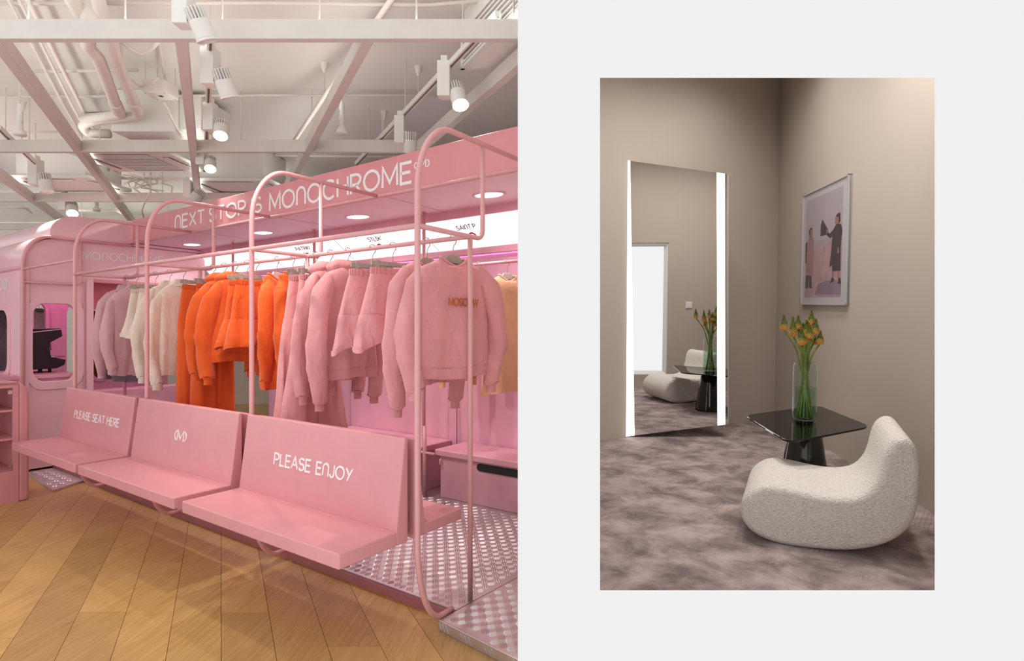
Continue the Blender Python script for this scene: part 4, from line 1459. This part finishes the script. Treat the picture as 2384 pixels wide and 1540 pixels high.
# spotlights
def spot(label, u, v, z, lit, direction, sc=1.0, energy=60, hu=None, hv=None, box_h=.16):
    p = onz(FW, u, v, z)
    t = thing('spotlight', label, 'spotlight', FW, (p.x, p.y, z), group='track spotlights')
    a = .036 * sc
    d = Vector(direction).normalized()
    side = Vector((1, 0, 0)) * (.075 * sc)
    MB().box(-a, a, -a, a, 0, box_h * sc).build('driver_box', 'fixture_white', t, bevel=.004)
    MB().box(-a * .5, a * .5, -a * .5, a * .5, box_h * sc, box_h * sc + .04).build('track_adapter', 'fixture_white', t)
    c = side + Vector((0, 0, .02)) * sc
    L = .115 * sc
    R = .046 * sc
    h = MB().tube([c - d * .01, c + d * L * .62], R, 24).build('head', 'fixture_white', t, smooth=True, autosm=True)
    mb = MB()
    up = d.orthogonal().normalized()
    vv = d.cross(up)
    for k in range(18):
        an = 2 * pi * k / 18
        q = (up * cos(an) + vv * sin(an))
        tq = (-up * sin(an) + vv * cos(an)) * .003 * sc
        c0, c1 = c - d * .065 * sc, c - d * .008
        V = [c0 + q * R * .3 - tq, c0 + q * R * .96 - tq, c1 + q * R * .96 - tq, c1 + q * R * .3 - tq, c0 + q * R * .3 + tq, c0 + q * R * .96 + tq, c1 + q * R * .96 + tq, c1 + q * R * .3 + tq]
        mb.add(V, [(0, 1, 2, 3), (7, 6, 5, 4), (0, 4, 5, 1), (1, 5, 6, 2), (2, 6, 7, 3), (3, 7, 4, 0)])
    mb.add([c - d * .02 + (up * cos(2 * pi * k / 12) + vv * sin(2 * pi * k / 12)) * R * .55 for k in range(12)] + [c - d * .06 * sc + (up * cos(2 * pi * k / 12) + vv * sin(2 * pi * k / 12)) * R * .55 for k in range(12)],
           [(k, (k + 1) % 12, 12 + (k + 1) % 12, 12 + k) for k in range(12)] + [tuple(range(12, 24))])
    mb.build('heat_sink', 'fixture_white', h)
    e = c + d * (L * .62 + .001)
    MB().tube([e, e + d * .012 * sc], R * 1.03, 24, False).build('bezel', 'fixture_white', h, smooth=True)
    MB().add([e + (up * cos(2 * pi * k / 24) + vv * sin(2 * pi * k / 24)) * R * .82 + d * .004 for k in range(24)], [tuple(range(24))]).build('lens', 'lamp_glow' if lit else 'fixture_white', h)
    MB().tube([Vector((a * .8, 0, .03 * sc)), c], .012 * sc, 8).build('bracket', 'fixture_white', t)
    if energy:
        lamp('lamp', 'SPOT', t, tuple(e + d * .03), energy, (1, .93, .84), tuple(d), .035, 75, .7)
    return t


spot('large white spotlight hanging in front of the first beam', 428, 62, 2.92, False, (.25, .35, -.9), 1.05, 60, box_h=.2)
spot('white spotlight below the first beam, turned away from the viewer', 490, 200, 2.92, False, (.2, .3, -.9), 1.15, 60, box_h=.2)
spot('lit spotlight in the middle above the second beam', 490, 305, 2.92, True, (.25, -.45, -.8), 1.05, 45, box_h=.2)
spot('lit spotlight below the second beam near the cassette', 470, 385, 2.94, True, (.3, -.5, -.75), 1.05, 45)
spot('lit spotlight at the right beside the vent', 1035, 228, 2.92, True, (.25, -.35, -.85), 1.15, 60, box_h=.2)
spot('white spotlight hanging over the banner letters', 932, 335, 2.9, False, (-.1, .3, -.95), 1.1, 50, box_h=.2)
spot('white spotlight at the left by the cassette', 84, 430, 2.92, False, (.25, -.05, -.95), 1.3, 90, box_h=.2)
spot('slanted lit spotlight just above the tram roof', 150, 490, 2.9, True, (.45, -.5, -.7), 1.3, 60)
spot('white spotlight behind the third loop', 440, 460, 2.92, False, (-.45, -.25, -.8), 1.2, 60)

# bare bulb lamps / sprinkler-like pendants
for i, (u, v, lab) in enumerate(((796, 312, 'white stepped pendant lamp in front of the second beam'), (46, 316, 'white stepped pendant lamp at the far left'), (225, 492, 'white bulb pendant above the tram roof'))):
    p = onz(FW, u, v, 2.98)
    t = thing('pendant_lamp', lab, 'lamp', FW, (p.x, p.y, 2.98), group='small white pendants')
    MB().lathe([(.001, 0), (.04, .0), (.045, .012), (.04, .03), (.028, .05), (.02, .06)], 20).build('bulb', 'fixture_white', t, smooth=True)
    MB().lathe([(.02, .06), (.024, .075), (.018, .10), (.024, .115), (.02, .14), (.015, .19), (.022, .20), (.012, .26)], 16).build('holder', 'fixture_white', t, smooth=True)
    MB().cyl((0, 0, .25), (0, 0, .57), .008, 8).build('stem', 'wire_white', t)

# vent grille and duct at the upper right
vp = onz(FW, 1080, 163, 3.15)
t = thing('air_vent', 'slatted ceiling vent box at the upper right', 'vent', FW, (vp.x, vp.y, 3.15))


def slanted(x0, x1, y0, y1, z0, z1):
    return MB().pz([(x0 + DV.x * y0, y0), (x1 + DV.x * y0, y0), (x1 + DV.x * y1, y1), (x0 + DV.x * y1, y1)], z0, z1)


slanted(0.0, .19, -1.0, 0, 0, .399).build('duct', 'ceiling_white', t, bevel=.006)
slanted(-.006, .001, -1.0, -.012, .02, .26).build('recess', 'grille_dark', t)
for k in range(7):
    z = .03 + k * .034
    slanted(-.022, -.006, -1.0, -.006, z, z + .014).build('slat', 'fixture_white', t)
slanted(-.024, 0.0, -.02, 0, .0, .28).build('frame', 'fixture_white', t)
slanted(-.024, 0.0, -1.0, 0, .0, .02).build('frame', 'fixture_white', t)
slanted(.02, .17, -.7, -.05, -.012, 0).build('bottom_panel', 'fixture_white', t)

# ================================================================== FITTING ROOM
A_, B_ = onz(FR, 1397, 1027), onz(FR, 1743.6, 980)
K_, R_ = onz(FR, 1803, 972), onz(FR, 2160, 1189)
dback = (B_ - A_).normalized()
dright = (R_ - K_).normalized()
# corner where both walls meet
n_r = Vector((-dright.y, dright.x, 0))
kk = (K_ - A_).dot(n_r) / dback.dot(n_r)
CN = A_ + dback * kk
HZ = 3.45
nb_ = Vector((dback.y, -dback.x, 0))      # into the room
LB = CN - dback * ((CN.x - .10) / dback.x)
RB_ = CN + dright * ((CN.y - 1.93) / -dright.y)
out_b = LB - nb_ * .1
o = MB().pz([(LB.x, LB.y), (CN.x, CN.y), (CN.x - nb_.x * .1 + dback.x * .1, CN.y - nb_.y * .1 + dback.y * .1), (out_b.x, out_b.y)], -.02, HZ).build('wall_mirror', 'room_wall', fr=FR)
tag(o, 'warm beige fitting room wall behind the tall mirror', 'wall', kind='structure')
nr = n_r if n_r.x > 0 else -n_r
o = MB().pz([(CN.x, CN.y), (RB_.x, RB_.y), (RB_.x + nr.x * .1, RB_.y + nr.y * .1), (CN.x + nr.x * .1, CN.y + nr.y * .1 + .1)], -.02, HZ).build('wall_right', 'room_wall', fr=FR)
tag(o, 'warm beige fitting room wall carrying the framed picture', 'wall', kind='structure')
o = MB().pz([(.10, 1.99), (RB_.x + .05, 1.99), (CN.x + .05, CN.y + .05), (LB.x, LB.y + .05)], -.08, 0).build('floor', 'carpet', fr=FR)
tag(o, 'mottled mauve grey carpet of the fitting room', 'floor', kind='structure')
o = MB().pz([(.10, 1.99), (RB_.x + .1, 1.99), (CN.x + .1, CN.y + .1), (LB.x, LB.y + .1)], HZ, HZ + .06).build('ceiling', 'room_wall', fr=FR)
tag(o, 'plain ceiling above the fitting room', 'ceiling', kind='structure')
o = MB().box(.092, .102, 1.97, 4.9, .0, 3.7).build('wall_left', 'room_wall')
tag(o, 'beige side wall of the fitting room', 'wall', kind='structure')

i_l0 = [(pa.x, pb.z - .04), (pb.x + .05, pb.z - .04), (pb.x + .05, pa.z + .04), (pa.x, pa.z + .04)]
i_l1 = [(pa.x, pb.z - .05), (pb.x + .06, pb.z - .05), (pb.x + .06, pa.z + .05), (pa.x, pa.z + .05)]
o_l = [(.102, .1), (2.6, .1), (2.6, 3.9), (.102, 3.9)]
V = [(x, YF + TH + .0005, z) for x, z in o_l] + [(x, YF + TH + .0005, z) for x, z in i_l0] + [(x, YF + TH + .012, z) for x, z in o_l] + [(x, YF + TH + .012, z) for x, z in i_l1]
o = MB().add(V, FRAME_FACES).build('wall_near', 'room_wall')
tag(o, 'beige lining of the fitting room on the near wall around the opening', 'wall', kind='structure')

# ceiling downlights of the fitting room
for i, (x, y, e) in enumerate(((.95, 4.0, 76), (1.55, 4.5, 46), (1.6, 3.15, 125), (.8, 2.9, 55))):
    t = thing('recessed_downlight', ['fitting room downlight in front of the tall mirror', 'fitting room downlight in the corner by the picture', 'fitting room downlight above the lounge chair', 'fitting room downlight near the opening'][i],
              'ceiling light', FR, (x, y, HZ), group='fitting room downlights')
    MB().lathe([(.06, 0), (.062, -.006), (.05, -.008), (.046, -.003)], 24).build('trim_ring', 'fixture_white', t, smooth=True)
    MB().lathe([(.001, -.004), (.047, -.004)], 24).build('diffuser', 'lamp_glow', t)
    lamp('lamp', 'SPOT', t, (0, 0, -.03), e, (1, .965, .925), (0, 0, -1), .12, 165, 1.0)

# ---------------------------------------------------------------- mirror with light strips
ya = math.radians(91.8)
dm = Vector((sin(ya), cos(ya), 0))
nm_ = Vector((dm.y, -dm.x, 0))
M0 = onz(FR, 1447, 1018.5)
mr = thing('tall_mirror', 'tall frameless mirror with two white light strips', 'mirror', FR, tuple(M0))


def onm(u, v, d=0.0):
    p = hit(FR, u, v, M0 + nm_ * d, nm_)
    return p - M0


def mpanel(pts, d0, d1):
    mb = MB()
    n = len(pts)
    f = [onm(u, v) for u, v in pts]
    V = [p + nm_ * d0 for p in f] + [p + nm_ * d1 for p in f]
    mb.add(V, [tuple(range(n)), tuple(range(2 * n - 1, n - 1, -1))] + [(i, (i + 1) % n, n + (i + 1) % n, n + i) for i in range(n)])
    return mb


TLm, TRm, BRm, BLm = (1436.5, 370.5), (1695.5, 406), (1696, 988), (1448, 1018)


def onrow(a, b):      # strip between fractions a..b of the mirror width
    L = lambda p, q, k: (p[0] + (q[0] - p[0]) * k, p[1] + (q[1] - p[1]) * k)
    return [L(TLm, TRm, a), L(TLm, TRm, b), L(BLm, BRm, b), L(BLm, BRm, a)]


mpanel(onrow(0, 1), -.022, -.004).build('backing', 'frame_silver', mr)
mpanel(onrow(0.004, .996), -.004, 0.0).build('mirror_glass', 'mirror_silver', mr)
mpanel(onrow(.036, .118), 0.0005, .003).build('light_strip', 'strip_glow', mr)
mpanel(onrow(.897, .968), 0.0005, .003).build('light_strip', 'strip_glow', mr)
for pts in (onrow(0, .006), onrow(.994, 1.0)):
    mpanel(pts, -.022, .001).build('edge_trim', 'frame_silver', mr)
P1, P2 = onm(1650, 640), onm(1650, 760)
for P in (P1, P2):        # stand-off brackets to the wall behind
    q = P + M0
    k = (A_ - q).dot(nb_) / nb_.y if abs(nb_.y) > 1e-6 else .3
    MB().tube([P - nm_ * .02, P + Vector((0, k, 0))], .012, 8).build('wall_bracket', 'frame_silver', mr)

# ---------------------------------------------------------------- framed picture
npic = -nr      # into the room
pc = thing('framed_picture', 'silver framed beach fashion photograph with a white mat', 'picture', FR, tuple(K_))


def onp(u, v, d=0.0):
    return hit(FR, u, v, K_ + npic * d, npic) - K_


c0, c1 = onp(1873, 710.5), onp(1981, 409)
zp0, zp1 = 1.17, 2.143
a0 = (onp(1873, 580)).dot(dright)
a1 = (onp(1981, 560)).dot(dright)


def fp(a, z, d):        # a: 0..1 along the wall from the corner side, z: 0..1 up
    return dright * (a0 + (a1 - a0) * a) + npic * d + Vector((0, 0, zp0 + (zp1 - zp0) * z))


def ppoly(pts, d0, d1):
    mb = MB()
    n = len(pts)
    V = [fp(a, z, d0) for a, z in pts] + [fp(a, z, d1) for a, z in pts]
    return mb.add(V, [tuple(range(n)), tuple(range(2 * n - 1, n - 1, -1))] + [(i, (i + 1) % n, n + (i + 1) % n, n + i) for i in range(n)])


mat('print_sky', (196, 184, 192), 0.5, var=0.03, vscale=3.0)
mat('print_sand', (196, 160, 166), 0.5, var=0.06, vscale=12.0, detail=6)
mat('print_shade', (150, 132, 150), 0.5, var=0.06, vscale=9.0)
mat('print_sea', (186, 168, 176), 0.5, var=0.03)
mat('print_black', (54, 46, 54), 0.5, var=0.05)
mat('print_coat', (176, 132, 134), 0.5, var=0.05)
mat('print_skin', (170, 122, 112), 0.5, var=0.03)
fw_ = .022
ppoly([(0, 0), (1, 0), (1, 1), (0, 1)], .001, .018).build('mat_board', 'mat_board', pc)
for q in ([(0, 0), (1, 0), (1, fw_ * .6), (0, fw_ * .6)], [(0, 1 - fw_ * .6), (1, 1 - fw_ * .6), (1, 1), (0, 1)], [(0, 0), (fw_, 0), (fw_, 1), (0, 1)], [(1 - fw_, 0), (1, 0), (1, 1), (1 - fw_, 1)]):
    ppoly(q, 0.0, .028).build('frame', 'frame_silver', pc)
xa, xb, ya_, yb = .085, .885, .065, .93
pr = ppoly([(xa, ya_), (xb, ya_), (xb, yb), (xa, yb)], .018, .0185).build('print', 'print_sky', pc)
N_ = lambda x, y: (xa + (xb - xa) * x, ya_ + (yb - ya_) * y)


def art(pts, m_, lvl):
    ppoly([N_(*p) for p in pts], .0185, .0185 + .0003 * lvl).build('print_area', m_, pr)


art([(0, 0), (1, 0), (1, .545), (0, .53)], 'print_sand', 1)
art([(0, .50), (1, .535), (1, .575), (0, .55)], 'print_sea', 2)
art([(.3, 0.03), (1, .02), (1, .15), (.62, .16), (.4, .13)], 'print_shade', 2)
art([(.02, .10), (.10, .09), (.12, .24), (.03, .24)], 'print_black', 3)       # left figure, boots
art([(.13, .10), (.22, .09), (.20, .24), (.12, .24)], 'print_black', 3)
art([(.0, .36), (.05, .36), (.05, .58), (.0, .57)], 'print_black', 3)
art([(.03, .23), (.24, .22), (.27, .42), (.24, .60), (.15, .64), (.08, .60), (.04, .45)], 'print_coat', 4)
art([(.11, .62), (.19, .61), (.21, .68), (.15, .70), (.10, .67)], 'print_skin', 5)
art([(.10, .66), (.13, .61), (.14, .69), (.21, .70), (.16, .715), (.10, .70)], 'print_black', 6)
art([(.72, .13), (.84, .15), (.80, .185), (.77, .19)], 'print_black', 3)      # right figure
art([(.92, .12), (1.0, .12), (.98, .17), (.94, .18)], 'print_black', 3)
art([(.775, .18), (.81, .18), (.82, .25), (.775, .25)], 'print_skin', 3)
art([(.92, .17), (.95, .17), (.95, .25), (.90, .25)], 'print_skin', 3)
art([(.70, .28), (.76, .30), (.78, .24), (.98, .24), (.97, .45), (1.0, .60), (.97, .66), (.86, .68), (.78, .63), (.68, .60), (.62, .64), (.60, .60), (.70, .555), (.76, .57), (.74, .45)], 'print_black', 4)
art([(.82, .68), (.90, .67), (.93, .74), (.88, .765), (.82, .74)], 'print_skin', 5)
art([(.84, .745), (.87, .765), (.94, .77), (.95, .69), (.91, .67), (.915, .73)], 'print_black', 6)
art([(.44, .60), (.60, .60), (.62, .66), (.48, .76), (.44, .70)], 'print_black', 4)
art([(.60, .60), (.65, .62), (.64, .66), (.61, .65)], 'print_skin', 6)
art([(.89, .40), (.94, .40), (.93, .45), (.90, .46)], 'print_skin', 6)
ppoly([(fw_, .014), (1 - fw_, .014), (1 - fw_, .986), (fw_, .986)], .0225, .0226)
MB().add([fp(fw_, .014, .0225), fp(1 - fw_, .014, .0225), fp(1 - fw_, .986, .0225), fp(fw_, .986, .0225)], [(0, 1, 2, 3)]).build('glass', 'picture_glass', pc)

# ---------------------------------------------------------------- switch on the wall (seen in the mirror)
sw = thing('light_switch', 'white square light switch seen in the tall mirror', 'switch', FW, (1.62, YF + TH + .012, 1.45))
MB().box(-.045, .045, 0, .012, -.045, .045).build('plate', 'switch_white', sw, bevel=.003)
MB().box(-.03, .03, .012, .016, -.03, .03).build('rocker', 'switch_white', sw, bevel=.002)

# ---------------------------------------------------------------- lounge chair
PC0 = onz(FR, 1852, 1277)
ang = math.radians(23.3)
gd = Vector((sin(ang), cos(ang), 0))
axd = Vector((gd.y, -gd.x, 0))
tr_ = [(88, 1050), (110, 960), (160, 893), (240, 838), (330, 812), (430, 815), (560, 838), (700, 872), (850, 905), (1000, 925), (1120, 925), (1220, 905), (1300, 860), (1370, 780), (1410, 690), (1440, 580),
       (1470, 480), (1520, 405), (1580, 370), (1640, 362), (1700, 385), (1750, 440), (1785, 540), (1803, 640), (1805, 780), (1790, 950), (1765, 1080), (1720, 1190), (1650, 1270), (1550, 1340), (1430, 1390),
       (1280, 1425), (1120, 1440), (980, 1438), (800, 1425), (600, 1400), (430, 1365), (290, 1315), (190, 1250), (130, 1180), (96, 1110)]
cp2 = []
for x, y in tr_:
    p = hit(FR, 1700 + x * .2467, 930 + y * .2467, PC0, gd) - PC0
    cp2.append(Vector((p.dot(axd), p.z)))
zmin = min(p.y for p in cp2)
for p in cp2:
    p.y -= zmin


def catmull(P, k=4):
    out = []
    n = len(P)
    for i in range(n):
        p0, p1, p2, p3 = P[i - 1], P[i], P[(i + 1) % n], P[(i + 2) % n]
        for j in range(k):
            t = j / k
            out.append(.5 * ((2 * p1) + (p2 - p0) * t + (2 * p0 - 5 * p1 + 4 * p2 - p3) * t * t + (3 * p1 - p0 - 3 * p2 + p3) * t ** 3))
    return out


cpp = catmull(cp2, 4)
nn = len(cpp)
area = sum(cpp[i].x * cpp[(i + 1) % nn].y - cpp[(i + 1) % nn].x * cpp[i].y for i in range(nn))
nrm = []
for i in range(nn):
    d = (cpp[(i + 1) % nn] - cpp[i - 1]).normalized()
    nrm.append(Vector((-d.y, d.x)) * (1 if area > 0 else -1))      # inwards
chair = thing('lounge_chair', 'cream boucle rocking lounge chair beside the black table', 'lounge chair', FR, tuple(PC0))
Wc, rr0 = .56, .034
rings = []
prof_d = [(0.0, rr0 * 1.02)] + [(rr0 - rr0 * cos(math.radians(a)), rr0 - rr0 * sin(math.radians(a))) for a in range(8, 91, 12)]
prof_d += [(Wc * .2, 0), (Wc * .35, 0), (Wc * .5, 0), (Wc * .65, 0), (Wc * .8, 0)] + [(Wc - d, i) for d, i in prof_d[::-1]]
for d, ins in prof_d:
    rings.append([axd * (cpp[i].x + nrm[i].x * ins) + gd * d + Vector((0, 0, cpp[i].y + nrm[i].y * ins)) for i in range(nn)])
mb = MB().rings(rings, True, True, True)
ch = mb.build('upholstery', 'chair_fabric', chair, smooth=True)
for p in ch.data.polygons:
    if len(p.vertices) > 4:
        p.use_smooth = False

# ---------------------------------------------------------------- table
ZTb = .432
tc_ = [onz(FR, u, v, ZTb) for u, v in ((1743, 968), (1840, 1025.5), (2016.5, 992), (1903, 946.5))]
# the photographed corner points are the tips of rounded corners: push out a little, then fillet
cen = sum(tc_, Vector()) / 4
tc_ = [cen + (p - cen) * 1.085 for p in tc_]
tab = thing('side_table', 'low table with a dark glass top and black cone base', 'side table', FR, (cen.x, cen.y, 0))
rp_ = []
for i in range(4):
    a, b, c = tc_[i - 1] - cen, tc_[i] - cen, tc_[(i + 1) % 4] - cen
    p0, p1 = b + (a - b).normalized() * .10, b + (c - b).normalized() * .10
    for j in range(9):
        q = j / 8
        p = p0 * (1 - q) ** 2 + b * 2 * q * (1 - q) + p1 * q * q
        rp_.append((p.x, p.y))
MB().pz(rp_, ZTb - .012, ZTb).build('table_top', 'dark_glass', tab, bevel=.003)
MB().lathe([(.001, ZTb - .0125), (.085, ZTb - .0125), (.09, ZTb - .02), (.155, .012), (.155, 0), (.001, 0)], 40).build('cone_base', 'black_gloss', tab, smooth=True, autosm=True)

# ---------------------------------------------------------------- vase with torch lilies
vb = onz(FR, 1872.5, 979, ZTb)
vs = thing('glass_vase', 'clear glass vase half filled with water on the black table', 'vase', FR, (vb.x, vb.y, ZTb + .0005))
k_ = (vb - Vector((0, 0, HR))).length / F
rv, hv = 26.0 * k_ * .93, 124 * k_ * 1.0
MB().lathe([(.001, .004), (rv * .75, .003), (rv * .95, .012), (rv, .035), (rv, hv - .045), (rv * .97, hv - .022), (rv * .86, hv - .006), (rv * .66, hv), (rv * .60, hv - .002)], 40).build('glass', 'vase_glass', vs, smooth=True)
MB().lathe([(.001, .008), (rv * .72, .008), (rv * .9, .018), (rv * .955, .04), (rv * .955, hv * .56), (.001, hv * .56)], 40).build('water', 'water', vs, smooth=True, autosm=True)

heads = [(1826, 733, 770), (1847, 736, 786), (1857, 735, 768), (1866, 764, 806), (1876, 745, 783), (1884, 756, 790), (1888, 722, 760), (1898, 742, 781), (1908, 770, 802), (1868, 753, 775), (1894, 782, 800), (1880, 770, 800)]
FL_ = ['leftmost torch lily leaning out of the vase', 'torch lily second from the left with a large green spike', 'torch lily behind the second spike from the left', 'lowest torch lily at the front of the bunch',
       'torch lily with a dark green spike in the middle', 'torch lily in the middle just right of the dark green spike', 'tallest torch lily rising above the bunch', 'large green torch lily upper right in the bunch',
       'rightmost torch lily in the bunch', 'torch lily half hidden behind the middle spikes', 'torch lily low on the right behind the others', 'torch lily hidden low in the middle of the bunch']
rr_ = random.Random(11)
along_pts = []
for i, (u, vt, vbm) in enumerate(heads):
    dy = (-.03, .02, .06, -.05, .03, -.04, .04, .0, -.01, .07, .05, .03)[i]
    P = lambda u_, v_: hit(FR, u_, v_, (0, vb.y + dy, 0), (0, 1, 0))
    tip, basep = P(u + (2 if u > 1850 else -1), vt), P(u, vbm)
    an = 2 * pi * (i * 5 % 12) / 12
    foot = Vector((vb.x + cos(an) * rv * .62 * (1 if True else 0), vb.y + sin(an) * rv * .62, ZTb + .014))
    neck = Vector((vb.x - cos(an) * rv * .12 + (basep.x - vb.x) * .22, vb.y - sin(an) * rv * .12 + dy * .25, ZTb + hv * .98))
    f = thing('torch_lily', FL_[i], 'flower', FR, tuple(basep), group='torch lilies in the vase')
    pts = []
    mid = neck + (basep - neck) * .5 + Vector((-(basep.x - neck.x) * .18, 0, 0))
    ctrl = [foot, (foot + neck) / 2, neck, mid, basep]
    for j in range(25):
        q = j / 24 * 4
        a = min(3, int(q))
        t_ = q - a
        p0, p1, p2, p3 = ctrl[max(0, a - 1)], ctrl[a], ctrl[a + 1], ctrl[min(4, a + 2)]
        pts.append(.5 * ((2 * p1) + (p2 - p0) * t_ + (2 * p0 - 5 * p1 + 4 * p2 - p3) * t_ * t_ + (3 * p1 - p0 - 3 * p2 + p3) * t_ ** 3) - basep)
    MB().tube(pts, .0062, 8).build('stem', 'stem_green', f, smooth=True)
    ax = tip - basep
    L = ax.length
    ax.normalize()
    up = ax.orthogonal().normalized()
    vv = ax.cross(up)
    mb = MB()
    al = []
    sc = .024
    # core
    for j in range(9):
        q = j / 8
        r0 = sc * (.55 + .5 * sin(pi * min(1, q * 1.15 + .12))) * (1 - q ** 3.4) + .001
        for k in range(10):
            mb.v.append(tuple(ax * (L * (.06 + .94 * q)) + (up * cos(2 * pi * k / 10) + vv * sin(2 * pi * k / 10)) * r0 * .8))
            al.append(.15 + .85 * q)
    for j in range(8):
        for k in range(10):
            mb.f.append((j * 10 + k, j * 10 + (k + 1) % 10, j * 10 + 10 + (k + 1) % 10, j * 10 + 10 + k))
    # florets
    nf = 190
    for k in range(nf):
        q = (k / nf) ** .95
        a = k * 2.39996
        rad = sc * (.6 + .5 * sin(pi * min(1, q * 1.15 + .12))) * (1 - q ** 3.4) + .001
        dr = up * cos(a) + vv * sin(a)
        tg = -up * sin(a) + vv * cos(a)
        b = ax * (L * (.10 + .88 * q)) + dr * rad * .72
        droop = -1.0 if q < .45 else (-.2 + 1.4 * (q - .45))
        l = .016 * (1 - .45 * q) * (1.25 if q < .3 else 1)
        e = b + (dr * .55 + ax * droop * .8).normalized() * l
        wv_ = tg * (.0032 * (1 - .4 * q))
        n0 = len(mb.v)
        mid_ = (b + e) / 2 + dr * .0015
        for p in (b - wv_ * .6, b + wv_ * .6, mid_ + wv_, mid_ - wv_, e, mid_ + dr * .0015):
            mb.v.append(tuple(p))
            al.append(max(0, q - (.1 if droop < 0 else 0)))
        mb.f += [(n0, n0 + 1, n0 + 2, n0 + 5), (n0, n0 + 5, n0 + 3), (n0 + 3, n0 + 5, n0 + 4), (n0 + 5, n0 + 2, n0 + 4)]
    o = mb.build('flower_spike', 'torch_lily', f, smooth=True)
    if len(o.data.vertices) == len(al):
        at_ = o.data.attributes.new('along', 'FLOAT', 'POINT')
        at_.data.foreach_set('value', al)
